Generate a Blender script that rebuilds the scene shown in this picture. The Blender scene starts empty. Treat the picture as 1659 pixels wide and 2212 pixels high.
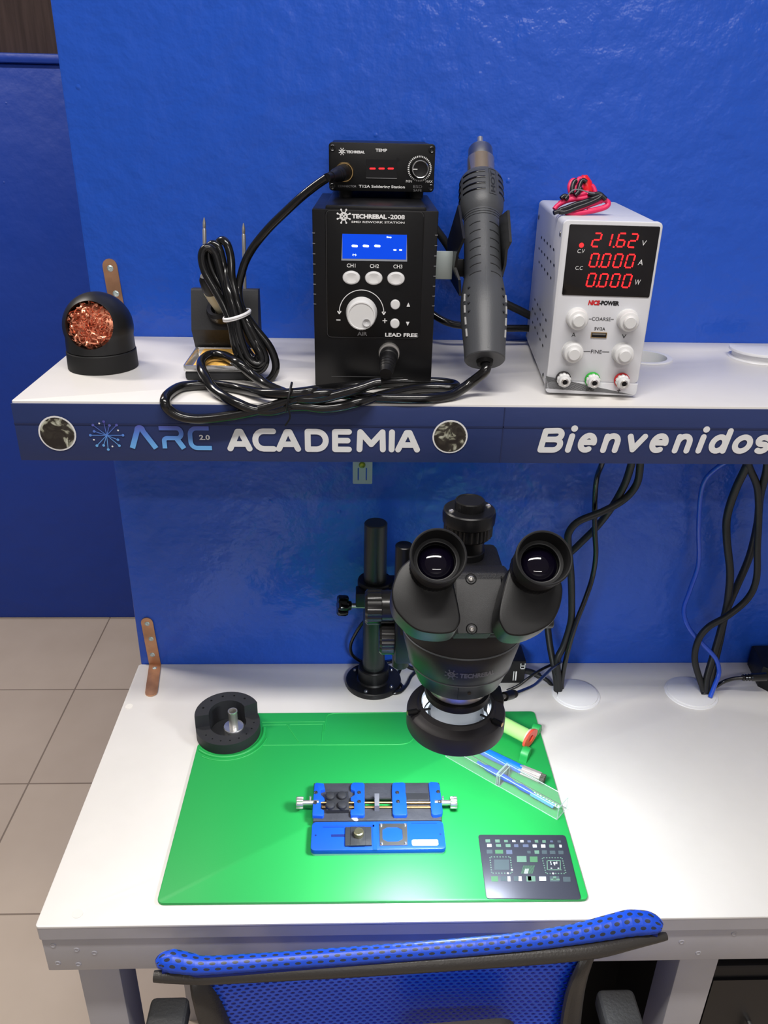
import bpy, bmesh, math, random
from mathutils import Vector, Matrix
S = bpy.context.scene
COL = S.collection
PI = math.pi
random.seed(7)

# ------------------------------------------------------------------ camera
cam = bpy.data.cameras.new('camera'); co = bpy.data.objects.new('camera', cam); COL.objects.link(co)
cam.sensor_fit = 'VERTICAL'; cam.sensor_height = 36; cam.lens = 36*1755.07/2212
cam.clip_start = .01
R_ = Vector((0.9994, -0.0304, 0.0188)); U_ = Vector((-0.0035, 0.4377, 0.8991)); F_ = Vector((0.0356, 0.8986, -0.4373))
co.matrix_world = Matrix((
    (R_.x, U_.x, -F_.x, 0.0767), (R_.y, U_.y, -F_.y, -0.9945), (R_.z, U_.z, -F_.z, 1.486), (0, 0, 0, 1)))
S.camera = co
# ------------------------------------------------------------------ world, lights, exposure
w = bpy.data.worlds.new('world'); S.world = w; w.use_nodes = True
w.node_tree.nodes['Background'].inputs[0].default_value = (.8, .82, .86, 1)
w.node_tree.nodes['Background'].inputs[1].default_value = .18
S.view_settings.view_transform = 'Standard'; S.view_settings.look = 'None'
S.view_settings.gamma = 1; S.view_settings.use_curve_mapping = False
S.view_settings.exposure = 0.0
def area(name, loc, sx, sy, power, col, tgt=None, shape='RECTANGLE'):
    l = bpy.data.lights.new(name, 'AREA'); l.shape = shape; l.size = sx; l.size_y = sy; l.energy = power; l.color = col
    o = bpy.data.objects.new(name, l); COL.objects.link(o); o.location = loc
    if tgt: o.rotation_euler = (Vector(tgt)-Vector(loc)).to_track_quat('-Z', 'Y').to_euler()
    return o
area('ceiling_light_lamp', (.05, -.88, 2.66), 1.2, .12, 27, (1, .965, .92))
area('ceiling_light_lamp', (.4, -2.6, 2.66), 1.2, .12, 19, (1, .965, .92))
area('ceiling_light_lamp', (-1.25, .35, 2.66), .9, .12, 27, (1, .93, .86))
area('ring_light_lamp', (.176, -.367, .9495), .078, .078, 1.6, (.93, .98, 1), shape='DISK')

# ------------------------------------------------------------------ materials
def lin(c):
    f = lambda v: (v/255/12.92) if v/255 <= .04045 else ((v/255+.055)/1.055)**2.4
    return tuple(f(v) for v in c)+(1,)
MC = {}
def mat(name, c, rough=.5, metal=0, bump=0, bscale=100, coat=0, spec=.5, emit=0, trans=0, ior=1.45, var=0, vscale=6, brough=0, alpha=1, stretch=None):
    if name in MC: return MC[name]
    m = bpy.data.materials.new(name); m.use_nodes = True; n = m.node_tree.nodes; L = m.node_tree.links
    b = n['Principled BSDF']; b.inputs['Base Color'].default_value = lin(c); b.inputs['Roughness'].default_value = rough
    b.inputs['Metallic'].default_value = metal; b.inputs['Specular IOR Level'].default_value = spec
    b.inputs['Coat Weight'].default_value = coat; b.inputs['Coat Roughness'].default_value = .12
    b.inputs['Transmission Weight'].default_value = trans; b.inputs['IOR'].default_value = ior
    b.inputs['Alpha'].default_value = alpha
    if emit: b.inputs['Emission Color'].default_value = lin(c); b.inputs['Emission Strength'].default_value = emit
    tc = n.new('ShaderNodeTexCoord'); src = tc.outputs['Object']
    if stretch:
        mp = n.new('ShaderNodeMapping'); mp.inputs['Scale'].default_value = stretch; L.new(src, mp.inputs[0]); src = mp.outputs[0]
    if bump:
        t = n.new('ShaderNodeTexNoise'); t.inputs['Scale'].default_value = bscale; t.inputs['Detail'].default_value = 4
        L.new(src, t.inputs['Vector']); bp = n.new('ShaderNodeBump'); bp.inputs['Strength'].default_value = bump; bp.inputs['Distance'].default_value = .002
        L.new(t.outputs['Fac'], bp.inputs['Height']); L.new(bp.outputs[0], b.inputs['Normal'])
    if var:
        t = n.new('ShaderNodeTexNoise'); t.inputs['Scale'].default_value = vscale; t.inputs['Detail'].default_value = 5
        L.new(src, t.inputs['Vector']); r = n.new('ShaderNodeValToRGB'); c0 = lin(c)
        r.color_ramp.elements[0].position = .3; r.color_ramp.elements[1].position = .7
        r.color_ramp.elements[0].color = tuple(v*(1-var) for v in c0[:3])+(1,); r.color_ramp.elements[1].color = tuple(min(1, v*(1+var)) for v in c0[:3])+(1,)
        L.new(t.outputs['Fac'], r.inputs[0]); L.new(r.outputs[0], b.inputs['Base Color'])
    if brough:
        t = n.new('ShaderNodeTexNoise'); t.inputs['Scale'].default_value = 3; L.new(src, t.inputs['Vector'])
        mr = n.new('ShaderNodeMapRange'); mr.inputs[1].default_value = .35; mr.inputs[2].default_value = .65; mr.inputs[3].default_value = rough-brough; mr.inputs[4].default_value = rough+brough
        L.new(t.outputs['Fac'], mr.inputs[0]); L.new(mr.outputs[0], b.inputs['Roughness'])
    MC[name] = m; return m
black_metal = mat('black_metal', (17, 17, 19), .34, bump=.02, bscale=900, spec=.4)
black_plastic = mat('black_plastic', (19, 19, 21), .42, spec=.4)
black_gloss = mat('black_gloss', (9, 9, 11), .12)
black_matte = mat('black_matte', (33, 34, 38), .55, bump=.05, bscale=500)
black_textured = mat('black_textured', (18, 18, 20), .42, bump=.35, bscale=1400)
rubber = mat('black_rubber', (26, 26, 27), .6, spec=.35)
cord_mat = mat('black_cord', (18, 18, 19), .2, coat=.3)
dull_cord = mat('dull_black_cord', (26, 27, 29), .45)
grey_plastic = mat('grey_plastic', (74, 76, 80), .42, bump=.06, bscale=700)
white_plastic = mat('white_plastic', (226, 226, 228), .4)
knob_white = mat('knob_white', (222, 222, 222), .45)
chrome = mat('chrome', (232, 232, 232), .16, .85)
steel = mat('steel', (205, 202, 198), .3, .82)
dull_steel = mat('dull_steel', (160, 160, 158), .4, 1)
brass = mat('brass', (190, 160, 110), .3, 1)
white_laminate = mat('white_laminate', (224, 221, 217), .34, var=.015, vscale=30)
white_paint = mat('grey_white_paint', (176, 174, 178), .16, bump=.06, bscale=60, var=.04, vscale=14)
white_print = mat('white_print', (232, 232, 232), .5)
grey_print = mat('grey_print', (165, 165, 168), .5)
black_print = mat('black_print', (20, 20, 24), .5)
red_print = mat('red_print', (200, 22, 30), .5)
blue_plastic = mat('blue_plastic', (22, 82, 200), .4, bump=.08, bscale=300)
green_sil = mat('green_silicone', (36, 162, 78), .42, bump=.03, bscale=600)
red_glow = mat('red_glow', (255, 26, 30), .5, emit=3.2)
white_glow = mat('white_glow', (225, 240, 255), .5, emit=1.6)
lcd_blue = mat('lcd_blue', (5, 66, 208), .3, emit=.55, spec=.2)

# ------------------------------------------------------------------ mesh builder
class B:
    def __init__(s, M=None): s.bm = bmesh.new(); s.M = M or Matrix()
    def _add(s, t, M=None):
        M = s.M @ (M or Matrix()); bmesh.ops.transform(t, matrix=M, verts=t.verts)
        if M.determinant() < 0: bmesh.ops.reverse_faces(t, faces=t.faces)
        me = bpy.data.meshes.new('tmp'); t.to_mesh(me); t.free(); s.bm.from_mesh(me); bpy.data.meshes.remove(me); return s
    def box(s, x0, y0, z0, x1, y1, z1, bev=0, seg=2, M=None):
        t = bmesh.new(); bmesh.ops.create_cube(t, size=1)
        for v in t.verts: v.co = Vector(((x0+x1)/2+v.co.x*(x1-x0), (y0+y1)/2+v.co.y*(y1-y0), (z0+z1)/2+v.co.z*(z1-z0)))
        if bev: bmesh.ops.bevel(t, geom=t.edges[:], offset=bev, segments=seg, affect='EDGES', profile=.5)
        return s._add(t, M)
    def lathe(s, prof, M=None, n=40, flute=None):
        # prof: [(r, z)], revolved about local z.  flute=(count, depth, i0, i1)
        t = bmesh.new(); rings = []
        for i, (r, z) in enumerate(prof):
            if r < 1e-6: rings.append([t.verts.new((0, 0, z))]); continue
            ring = []
            for k in range(n):
                a = 2*PI*k/n; rr = r
                if flute and flute[2] <= i <= flute[3]: rr = r-flute[1]*(1 if math.cos(a*flute[0]) > .3 else 0)
                ring.append(t.verts.new((rr*math.cos(a), rr*math.sin(a), z)))
            rings.append(ring)
        for A, Bq in zip(rings, rings[1:]):
            for k in range(n):
                j = (k+1) % n
                if len(A) == 1 and len(Bq) == 1: break
                if len(A) == 1: t.faces.new((A[0], Bq[k], Bq[j]))
                elif len(Bq) == 1: t.faces.new((A[k], A[j], Bq[0]))
                else: t.faces.new((A[k], A[j], Bq[j], Bq[k]))
        bmesh.ops.recalc_face_normals(t, faces=t.faces)
        return s._add(t, M)
    def cyl(s, p0, p1, r, r2=None, n=28, bev=0):
        p0 = Vector(p0); p1 = Vector(p1); d = p1-p0; h = d.length; r2 = r if r2 is None else r2
        M = Matrix.Translation(p0) @ d.to_track_quat('Z', 'Y').to_matrix().to_4x4()
        if bev: pr = [(0, 0), (r-bev, 0), (r, bev), (r2, h-bev), (r2-bev, h), (0, h)]
        else: pr = [(0, 0), (r, 0), (r2, h), (0, h)]
        return s.lathe(pr, M, n)
    def tube(s, pts, r, n=12, smooth=True, closed=False, sub=6, caps=True, flat=1, radii=None):
        P = [Vector(p) for p in pts]
        if n >= 8: n = max(14, n)
        if smooth:
            Q = []; m = len(P); rng = m if closed else m-1; rad = []
            for i in range(rng):
                a = P[(i-1) % m] if closed or i > 0 else P[i]; b = P[i]; c = P[(i+1) % m]; d = P[(i+2) % m] if closed or i+2 < m else c
                for k in range(sub):
                    u = k/sub; Q.append(.5*((2*b)+(c-a)*u+(2*a-5*b+4*c-d)*u*u+(3*b-a-3*c+d)*u**3))
                    if radii: rad.append(radii[i]*(1-u)+radii[(i+1) % m]*u)
            if not closed:
                Q.append(P[-1])
                if radii: rad.append(radii[-1])
            P = Q
        else: rad = radii
        t = bmesh.new(); rings = []; N = len(P); up = None
        for i, p in enumerate(P):
            tg = (P[(i+1) % N]-P[i-1]) if (closed or 0 < i < N-1) else (P[1]-P[0] if i == 0 else P[-1]-P[-2])
            if tg.length < 1e-9: tg = Vector((0, 0, 1))
            tg.normalize()
            if up is None: up = tg.orthogonal().normalized()
            up = (up-tg*up.dot(tg)); up = up.normalized() if up.length > 1e-6 else tg.orthogonal().normalized()
            sd = tg.cross(up); rr = rad[i] if radii else r
            rings.append([t.verts.new(p+up*math.cos(2*PI*k/n)*rr+sd*math.sin(2*PI*k/n)*rr*flat) for k in range(n)])
        for i in range(N if closed else N-1):
            A = rings[i]; Bq = rings[(i+1) % N]
            for k in range(n): t.faces.new((A[k], A[(k+1) % n], Bq[(k+1) % n], Bq[k]))
        if not closed and caps: t.faces.new(rings[0][::-1]); t.faces.new(rings[-1])
        bmesh.ops.recalc_face_normals(t, faces=t.faces)
        return s._add(t)
    def prism(s, out, h, M=None, bev=0, hole=None, seg=2):
        # outline in local xy, extruded z 0..h
        t = bmesh.new(); vs = [t.verts.new((x, y, 0)) for x, y in out]
        if hole:
            es = [t.edges.new((vs[i], vs[(i+1) % len(vs)])) for i in range(len(vs))]
            for hl in (hole if isinstance(hole[0][0], (tuple, list)) else [hole]):
                hv = [t.verts.new((x, y, 0)) for x, y in hl]; es += [t.edges.new((hv[i], hv[(i+1) % len(hv)])) for i in range(len(hv))]
            bmesh.ops.triangle_fill(t, edges=es, use_beauty=True)
        else: t.faces.new(vs)
        g = bmesh.ops.extrude_face_region(t, geom=t.faces[:]); bmesh.ops.translate(t, vec=(0, 0, h), verts=[v for v in g['geom'] if isinstance(v, bmesh.types.BMVert)])
        bmesh.ops.recalc_face_normals(t, faces=t.faces)
        if bev:
            bmesh.ops.dissolve_limit(t, angle_limit=.02, verts=t.verts, edges=t.edges)
            eg = [e for e in t.edges if abs(e.verts[0].co.z-e.verts[1].co.z) < 1e-7 and e.verts[0].co.z > h/2 and len(e.link_faces) == 2 and e.calc_face_angle(0) > .5]
            bmesh.ops.bevel(t, geom=eg, offset=bev, segments=seg, affect='EDGES', profile=.5)
        return s._add(t, M)
    def text(s, txt, box, y=-.0004, bold=0, shear=0, wrap=None, rot=0):
        c = bpy.data.curves.new('t', 'FONT'); c.body = txt; c.size = 1; c.offset = bold; c.shear = shear; c.resolution_u = 3
        o = bpy.data.objects.new('t', c); COL.objects.link(o)
        dg = bpy.context.evaluated_depsgraph_get(); dg.update(); me = bpy.data.meshes.new_from_object(o.evaluated_get(dg))
        bpy.data.objects.remove(o); bpy.data.curves.remove(c)
        t = bmesh.new(); t.from_mesh(me); bpy.data.meshes.remove(me)
        if rot: bmesh.ops.rotate(t, cent=(0, 0, 0), matrix=Matrix.Rotation(rot, 3, 'Z'), verts=t.verts)
        xs = [v.co.x for v in t.verts]; ys = [v.co.y for v in t.verts]; a, b_, c_, d = min(xs), max(xs), min(ys), max(ys)
        x0, z0, x1, z1 = box
        for v in t.verts:
            v.co = Vector((x0+(v.co.x-a)/max(1e-6, b_-a)*(x1-x0), y, z0+(v.co.y-c_)/max(1e-6, d-c_)*(z1-z0)))
        if wrap:
            bmesh.ops.subdivide_edges(t, edges=[e for e in t.edges if abs(e.verts[0].co.x-e.verts[1].co.x) > .002], cuts=2)
            for v in t.verts: v.co = wrap(v.co)
        return s._add(t)
    def stroke(s, pts, w, y=-.0004, caps=True, wrap=None):
        t = bmesh.new(); P = [Vector((p[0], p[1])) for p in pts]
        for a, b in zip(P, P[1:]):
            d = b-a
            if d.length < 1e-7: continue
            nrm = Vector((-d.y, d.x)).normalized()*w/2
            k = max(1, int(d.length/.003)) if wrap else 1
            for i in range(k):
                aa = a+d*i/k; bb = a+d*(i+1)/k
                s.zo = (getattr(s, 'zo', 0)+1) % 40; yy = y-s.zo*4e-6
                t.faces.new([t.verts.new((q.x, yy, q.y)) for q in (aa+nrm, aa-nrm, bb-nrm, bb+nrm)])
        for i, p in enumerate(P):
            if caps or 0 < i < len(P)-1:
                s.zo = (getattr(s, 'zo', 0)+1) % 40; yy = y-s.zo*4e-6
                t.faces.new([t.verts.new((p.x+w/2*math.cos(-2*PI*k/14), yy, p.y+w/2*math.sin(-2*PI*k/14))) for k in range(14)])
        for f in t.faces:
            f.normal_update()
            if f.normal.y > 0: f.normal_flip()
        if wrap:
            for v in t.verts: v.co = wrap(v.co)
        return s._add(t)
    def disc(s, x, z, r, y=-.0004, rz=None, n=32):
        t = bmesh.new(); rz = rz or r
        t.faces.new([t.verts.new((x+r*math.cos(2*PI*k/n), y, z+rz*math.sin(2*PI*k/n))) for k in range(n)]); return s._add(t)
    def logo(s, cx, cz, r, y=-.0004, w=None, wrap=None):
        w = w or r*.13
        for k in range(8):
            a = PI/8+k*PI/4; q = r*.92
            s.stroke([(cx+math.cos(a)*r*.42, cz+math.sin(a)*r*.42), (cx+math.cos(a)*q, cz+math.sin(a)*q)], w, y, wrap=wrap)
            s.stroke([(cx+math.cos(a)*q, cz+math.sin(a)*q-1e-5), (cx+math.cos(a)*q, cz+math.sin(a)*q)], w*2, y, wrap=wrap)
        for k in range(-1, 2):
            d = k*r*.3; e = r*.5-abs(d)*.45
            s.stroke([(cx+(d-e)*.707, cz+(d+e)*.707), (cx+(d+e)*.707, cz+(d-e)*.707)], w*.9, y, wrap=wrap)
            s.stroke([(cx+(d-e)*.707, cz-(d+e)*.707), (cx+(d+e)*.707, cz-(d-e)*.707)], w*.9, y, wrap=wrap)
        c = [(cx+math.cos(k*PI/8)*r*.5, cz+math.sin(k*PI/8)*r*.5) for k in range(17)]
        return s.stroke(c, w*.9, y, wrap=wrap)
    def build(s, name, m, parent=None, world=False, smooth=28, loc=None):
        me = bpy.data.meshes.new(name)
        if world and parent is not None: bmesh.ops.transform(s.bm, matrix=WM[parent.name].inverted(), verts=s.bm.verts)
        if loc is not None: bmesh.ops.translate(s.bm, vec=-Vector(loc), verts=s.bm.verts)
        s.bm.to_mesh(me); s.bm.free(); me.materials.append(m)
        for p in me.polygons: p.use_smooth = True
        me.set_sharp_from_angle(angle=math.radians(smooth))
        o = bpy.data.objects.new(name, me); COL.objects.link(o)
        if parent is not None: o.parent = parent
        WM[o.name] = WM[parent.name].copy() if parent is not None else Matrix.Translation(loc or (0, 0, 0))
        if loc is not None and parent is None: o.location = loc
        return o
class Parts:
    # collects prints one by one, each becomes its own part
    def __init__(s, m, parent, M=None): s.m, s.p, s.M = m, parent, M; s.b = B(M)
    def __getattr__(s, k): return getattr(s.b, k)
    def cut(s, name): s.b.build(name, s.m, s.p); s.b = B(s.M)
WM = {}
def tag(o, label, cat, group=None, kind=None):
    o['label'] = label; o['category'] = cat
    if group: o['group'] = group
    if kind: o['kind'] = kind
    return o
def thing(name, label, cat, loc, rz=0, group=None):
    o = bpy.data.objects.new(name, None); COL.objects.link(o); o.location = loc; o.rotation_euler = (0, 0, rz); o.empty_display_size = .02
    WM[o.name] = Matrix.Translation(loc) @ Matrix.Rotation(rz, 4, 'Z')
    return tag(o, label, cat, group)
def struct(name, b, m, smooth=28):
    o = b.build(name, m, smooth=smooth); o['kind'] = 'structure'; return o
def rrect(x0, y0, x1, y1, r, n=5):
    o = []
    for cx, cy, a in ((x1-r, y1-r, 0), (x0+r, y1-r, 90), (x0+r, y0+r, 180), (x1-r, y0+r, 270)):
        for k in range(n+1):
            t = math.radians(a+90*k/n); o.append((cx+r*math.cos(t), cy+r*math.sin(t)))
    return o
def circ(cx, cy, r, n=24): return [(cx+r*math.cos(2*PI*k/n), cy+r*math.sin(2*PI*k/n)) for k in range(n)]
FRONT = Matrix.Rotation(PI/2, 4, 'X')      # local xy outline -> xz plane, extrudes towards -y
def frm(x, y, z): return Matrix.Translation((x, y, z)) @ FRONT
def axisM(p, d): return Matrix.Translation(p) @ Vector(d).to_track_quat('Z', 'Y').to_matrix().to_4x4()
ZD = .75; ZS = 1.2395

# ------------------------------------------------------------------ room
def wall_mat(name, c, rough, scale=28):
    m = mat(name, c, rough, bump=.5, bscale=scale, brough=.07); n = m.node_tree.nodes; L = m.node_tree.links; b = n['Principled BSDF']
    # small paint pimples on top of the broad roller waviness
    tc = n.new('ShaderNodeTexCoord'); v = n.new('ShaderNodeTexVoronoi'); v.inputs['Scale'].default_value = 16; L.new(tc.outputs['Object'], v.inputs['Vector'])
    mr = n.new('ShaderNodeMapRange'); mr.inputs[1].default_value = 0; mr.inputs[2].default_value = .05; mr.inputs[3].default_value = 1; mr.inputs[4].default_value = 0
    L.new(v.outputs['Distance'], mr.inputs[0]); b2 = n.new('ShaderNodeBump'); b2.inputs['Strength'].default_value = .5; b2.inputs['Distance'].default_value = .002
    L.new(mr.outputs[0], b2.inputs['Height'])
    for q in n:
        if q.type == 'BUMP' and q != b2: q.inputs['Distance'].default_value = .009
    old = b.inputs['Normal'].links[0].from_socket; L.new(old, b2.inputs['Normal']); L.new(b2.outputs[0], b.inputs['Normal'])
    return m
blue_wall = wall_mat('blue_wall_paint', (35, 84, 192), .27)
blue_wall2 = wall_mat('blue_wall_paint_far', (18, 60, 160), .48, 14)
t = B(); t.box(-.2403, 0, 0, 1.9, .22, 2.7, bev=.004); struct('wall_back', t, blue_wall)
t = B(); t.box(-3.2, 1.2625, 0, 2.2, 1.42, 1.585, bev=.006); struct('wall_left', t, blue_wall2)
t = B(); t.box(-3.2, 1.25, 1.585, 2.2, 1.42, 1.607, bev=.008); struct('trim_1', t, blue_wall2)
brown = mat('dark_brown_panel', (62, 50, 48), .3, var=.25, vscale=5, stretch=(30, 1, 1.5))
t = B(); t.box(-3.2, 1.30, 1.607, 2.2, 1.40, 2.7); struct('trim_2', t, brown)
m = bpy.data.materials.new('floor_tile'); m.use_nodes = True; n = m.node_tree.nodes; L = m.node_tree.links; bs = n['Principled BSDF']
tc = n.new('ShaderNodeTexCoord'); mp = n.new('ShaderNodeMapping'); mp.inputs['Location'].default_value = (.006, -.166, 0)
br = n.new('ShaderNodeTexBrick'); br.offset = 0; br.inputs['Scale'].default_value = 1; br.inputs['Brick Width'].default_value = .3575; br.inputs['Row Height'].default_value = .364; br.inputs['Mortar Size'].default_value = .0022
br.inputs['Color1'].default_value = lin((214, 198, 180)); br.inputs['Color2'].default_value = lin((208, 192, 175)); br.inputs['Mortar'].default_value = lin((150, 135, 120))
L.new(tc.outputs['Object'], mp.inputs[0]); L.new(mp.outputs[0], br.inputs['Vector'])
ns = n.new('ShaderNodeTexNoise'); ns.inputs['Scale'].default_value = 5; ns.inputs['Detail'].default_value = 8; L.new(tc.outputs['Object'], ns.inputs['Vector'])
mx = n.new('ShaderNodeMix'); mx.data_type = 'RGBA'; mx.blend_type = 'MULTIPLY'; mx.inputs['Factor'].default_value = .5
rp = n.new('ShaderNodeValToRGB'); rp.color_ramp.elements[0].position = .35; rp.color_ramp.elements[0].color = (.84, .82, .80, 1); rp.color_ramp.elements[1].position = .65
L.new(ns.outputs['Fac'], rp.inputs[0]); L.new(br.outputs['Color'], mx.inputs['A']); L.new(rp.outputs[0], mx.inputs['B']); L.new(mx.outputs['Result'], bs.inputs['Base Color'])
bs.inputs['Roughness'].default_value = .35
t = B(); t.box(-3.2, -3.6, -.1, 2.2, 1.42, 0); struct('floor', t, m)
offwhite = mat('off_white_ceiling', (205, 205, 205), .8)
t = B(); t.box(-3.2, -3.6, 2.7, 2.2, 1.42, 2.8); struct('ceiling', t, offwhite)
side_mat = mat('pale_wall', (212, 212, 214), .6)
t = B(); t.box(2.1, -3.6, 0, 2.2, 1.25, 2.7); struct('wall_right', t, side_mat)
t = B(); t.box(-3.2, -3.6, 0, 2.1, -3.5, 2.7); struct('wall_front', t, side_mat)

# ------------------------------------------------------------------ desk
def grommet_hole(x, y, r): return circ(x, y, r, 40)
DX = -.2424
desk = thing('workbench', 'white laminate workbench with painted grey-white front rail against blue wall', 'desk', (DX, -.435, 0))
G1 = (0.3926, -0.0748, 0.75); G2 = (0.5602, -0.0729, 0.75)
hs_ = [grommet_hole(G1[0], G1[1], .029), grommet_hole(G2[0], G2[1], .032)]
t = B(); t.prism(rrect(DX, -.435, 1.8, -.0005, .004), .0022, Matrix.Translation((0, 0, ZD-.0022)), bev=.0006, hole=hs_); t.build('tabletop', white_laminate, desk, world=True)
t = B(); t.prism(rrect(DX+.0004, -.4346, 1.8, -.0005, .003), .0170, Matrix.Translation((0, 0, ZD-.0192)), hole=hs_); t.build('edge_board', white_paint, desk, world=True)
t = B(); t.box(DX+.001, -.431, .6776, 1.79, -.409, ZD-.0194, bev=.0012); fr = t.build('front_rail', white_paint, desk, world=True)
t = B(); t.box(DX+.001, -.409, .6776, DX+.021, -.012, ZD-.019, bev=.001); t.build('side_rail', white_paint, desk, world=True)
for X0, Y0 in ((-.2225, -.409), (.4405, -.409), (-.2225, -.06), (.4405, -.06)):
    t = B(); t.box(X0, Y0, 0, X0+.0445, Y0+.045, ZD-.02, bev=.0015); t.build('leg', white_paint, desk, world=True)
t = B(); t.box(1.0, -.409, 0, 1.045, -.364, ZD-.02); t.build('leg', white_paint, desk, world=True)
for px, pz in [(-0.2307, 0.717), (-0.208, 0.7099), (-0.1906, 0.7047), (-0.2301, 0.6895), (-0.2094, 0.6872), (0.4772, 0.7194), (0.4234, 0.7076), (0.4446, 0.6895)]:
    px, pz = float(px), float(pz)
    t = B(); t.lathe([(0, .0001), (.0014, .0002), (.0020, .0008), (.0027, .0007), (.0032, 0)], axisM((px, -.431, pz), (0, -1, 0)), 16); t.build('screw_head', white_paint, desk, world=True)

for q_ in ((0.0577, -0.4212, 0.75), (-0.233, -0.0964, 0.75), (-0.2042, -0.4203, 0.75)):
    t = B(); t.cyl((q_[0], q_[1], ZD-.0001), (q_[0], q_[1], ZD+.0004), .0052, n=24); t.build('screw_cap', mat('cap_white', (232, 228, 222), .3), desk, world=True)
# cable grommets let into the desk
def half_cap(b, x, y, z, r, ang, notch):
    out = []
    for k in range(41):
        a = ang+notch+(2*PI-2*notch)*k/40; out.append((x+r*math.cos(a), y+r*math.sin(a)))
    b.prism(out, .0022, Matrix.Translation((0, 0, z)), bev=.0008)
def grommet(name, lab, c, r, z, ang=None, notch=None, label2=None):
    g = thing('cable_grommet', lab, 'cable grommet', (c[0], c[1], z))
    t = B(); t.lathe([(r*.86, -.016), (r*.86, .0012), (r*.98, .0018), (r*1.06, .0012), (r*1.08, 0.0001), (r*.9, -.0002), (r*.9, -.016), (r*.86, -.016)], Matrix.Translation((c[0], c[1], z)), 48)
    t.build('collar', white_plastic, g, world=True)
    if ang is not None:
        t = B(); half_cap(t, c[0], c[1], z+.0012, r*.97, ang, notch); t.build('cap', white_plastic, g, world=True)
    return g
grommet('', 'white round cable grommet on the desk behind the ring light, cords enter at left', G1, .0315, ZD, math.radians(158), math.radians(38))
grommet('', 'white round cable grommet on the desk at right, blue cable entering', G2, .0345, ZD, math.radians(22), math.radians(42))

# ------------------------------------------------------------------ shelf
SX = -.2469; SY = -.2514
shelf = thing('wall_shelf', 'white shelf with navy printed front banner mounted on blue wall', 'shelf', (SX, SY, 1.18))
H1 = (0.4132, -0.0736, 1.2395); H2 = (0.5518, -0.0683, 1.2395)
t = B(); t.prism(rrect(SX, SY, 1.8, -.0005, .002), .018, Matrix.Translation((0, 0, ZS-.018)), bev=.0008, hole=[circ(H1[0], H1[1], .027, 40), circ(H2[0], H2[1], .030, 40)])
t.build('shelf_board', white_laminate, shelf, world=True)
t = B(); t.box(SX+.001, SY, 1.1800, 1.79, SY+.018, ZS-.0185); t.box(SX+.001, SY+.018, 1.18, SX+.018, -.001, ZS-.0185); t.build('edge_rail', white_laminate, shelf, world=True)
navy = mat('navy_banner', (42, 56, 104), .38, bump=.12, bscale=40, stretch=(1, 1, 3), var=.07, vscale=9)
t = B(); t.box(SX-.0005, SY-.0016, 1.1797, 1.79, SY-.0001, ZS-.0022, bev=.0003)
ban = t.build('printed_banner', navy, shelf, world=True)
navy2 = mat('navy_fold', (34, 45, 86), .45)
t = B(); t.box(SX-.0005, SY-.0021, 1.2165, 1.79, SY-.0015, 1.2182); t.box(0.21971, SY-.0021, 1.180, 0.22061, SY-.0015, 1.2372); t.build('banner_fold', navy2, ban, world=True)
YB = SY-.0024
# photo discs
m = bpy.data.materials.new('printed_photograph'); m.use_nodes = True; n = m.node_tree.nodes; L = m.node_tree.links
tc = n.new('ShaderNodeTexCoord'); ns = n.new('ShaderNodeTexNoise'); ns.inputs['Scale'].default_value = 75; ns.inputs['Detail'].default_value = 3; ns.inputs['Distortion'].default_value = 1.2
rp = n.new('ShaderNodeValToRGB'); e = rp.color_ramp.elements; e[0].position = .40; e[0].color = lin((38, 32, 28)); e[1].position = .68; e[1].color = lin((205, 205, 190))
q = rp.color_ramp.elements.new(.52); q.color = lin((60, 55, 48)); q = rp.color_ramp.elements.new(.56); q.color = lin((140, 140, 122))
L.new(tc.outputs['Object'], ns.inputs['Vector']); L.new(ns.outputs['Fac'], rp.inputs[0]); L.new(rp.outputs[0], n['Principled BSDF'].inputs['Base Color']); photo = m
for (cx, cz), r in (((-0.20816, 1.20784), .0177), ((0.16884, 1.20719), .0172)):
    t = B(); t.disc(cx, cz, r, YB); rim = t.build('photo_rim', white_print, ban, world=True)
    t = B(); t.disc(cx, cz, r*.91, YB-.0003); t.build('round_photo', photo, ban, world=True)
PXF = 0.0004449
# starburst emblem
m = bpy.data.materials.new('blue_gradient_print'); m.use_nodes = True; n = m.node_tree.nodes; L = m.node_tree.links
tc = n.new('ShaderNodeTexCoord'); sp = n.new('ShaderNodeSeparateXYZ'); mr = n.new('ShaderNodeMapRange'); mr.inputs[1].default_value = .016; mr.inputs[2].default_value = .038
rp = n.new('ShaderNodeValToRGB'); e = rp.color_ramp.elements; e[0].color = lin((110, 178, 240)); e[1].color = lin((86, 84, 170)); q = e.new(.55); q.color = lin((88, 132, 218))
L.new(tc.outputs['Object'], sp.inputs[0]); L.new(sp.outputs[2], mr.inputs[0]); L.new(mr.outputs[0], rp.inputs[0]); L.new(rp.outputs[0], n['Principled BSDF'].inputs['Base Color']); grad = m
t = B(); c0 = (-0.16161, 1.20635)
for e_ in [(-0.17712, 1.20624), (-0.14624, 1.20647), (-0.17333, 1.2166), (-0.173, 1.21025), (-0.15769, 1.21644), (-0.15106, 1.21677), (-0.16273, 1.2202), (-0.17231, 1.19568), (-0.16588, 1.19602), (-0.16204, 1.19171), (-0.15098, 1.19583), (-0.15157, 1.20186)]:
    t.stroke([c0, e_], PXF*1.5, YB); t.disc(e_[0], e_[1], PXF*3, YB-.00003, n=16)
t.build('starburst_emblem', grad, ban, world=True)
t = B()
for e_ in [(-0.16718, 1.21834), (-0.15027, 1.21141), (-0.17443, 1.2017), (-0.15763, 1.19492)]: t.disc(e_[0], e_[1], PXF*2, YB, n=12)
t.build('white_dots', white_print, ban, world=True); t = B()
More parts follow.
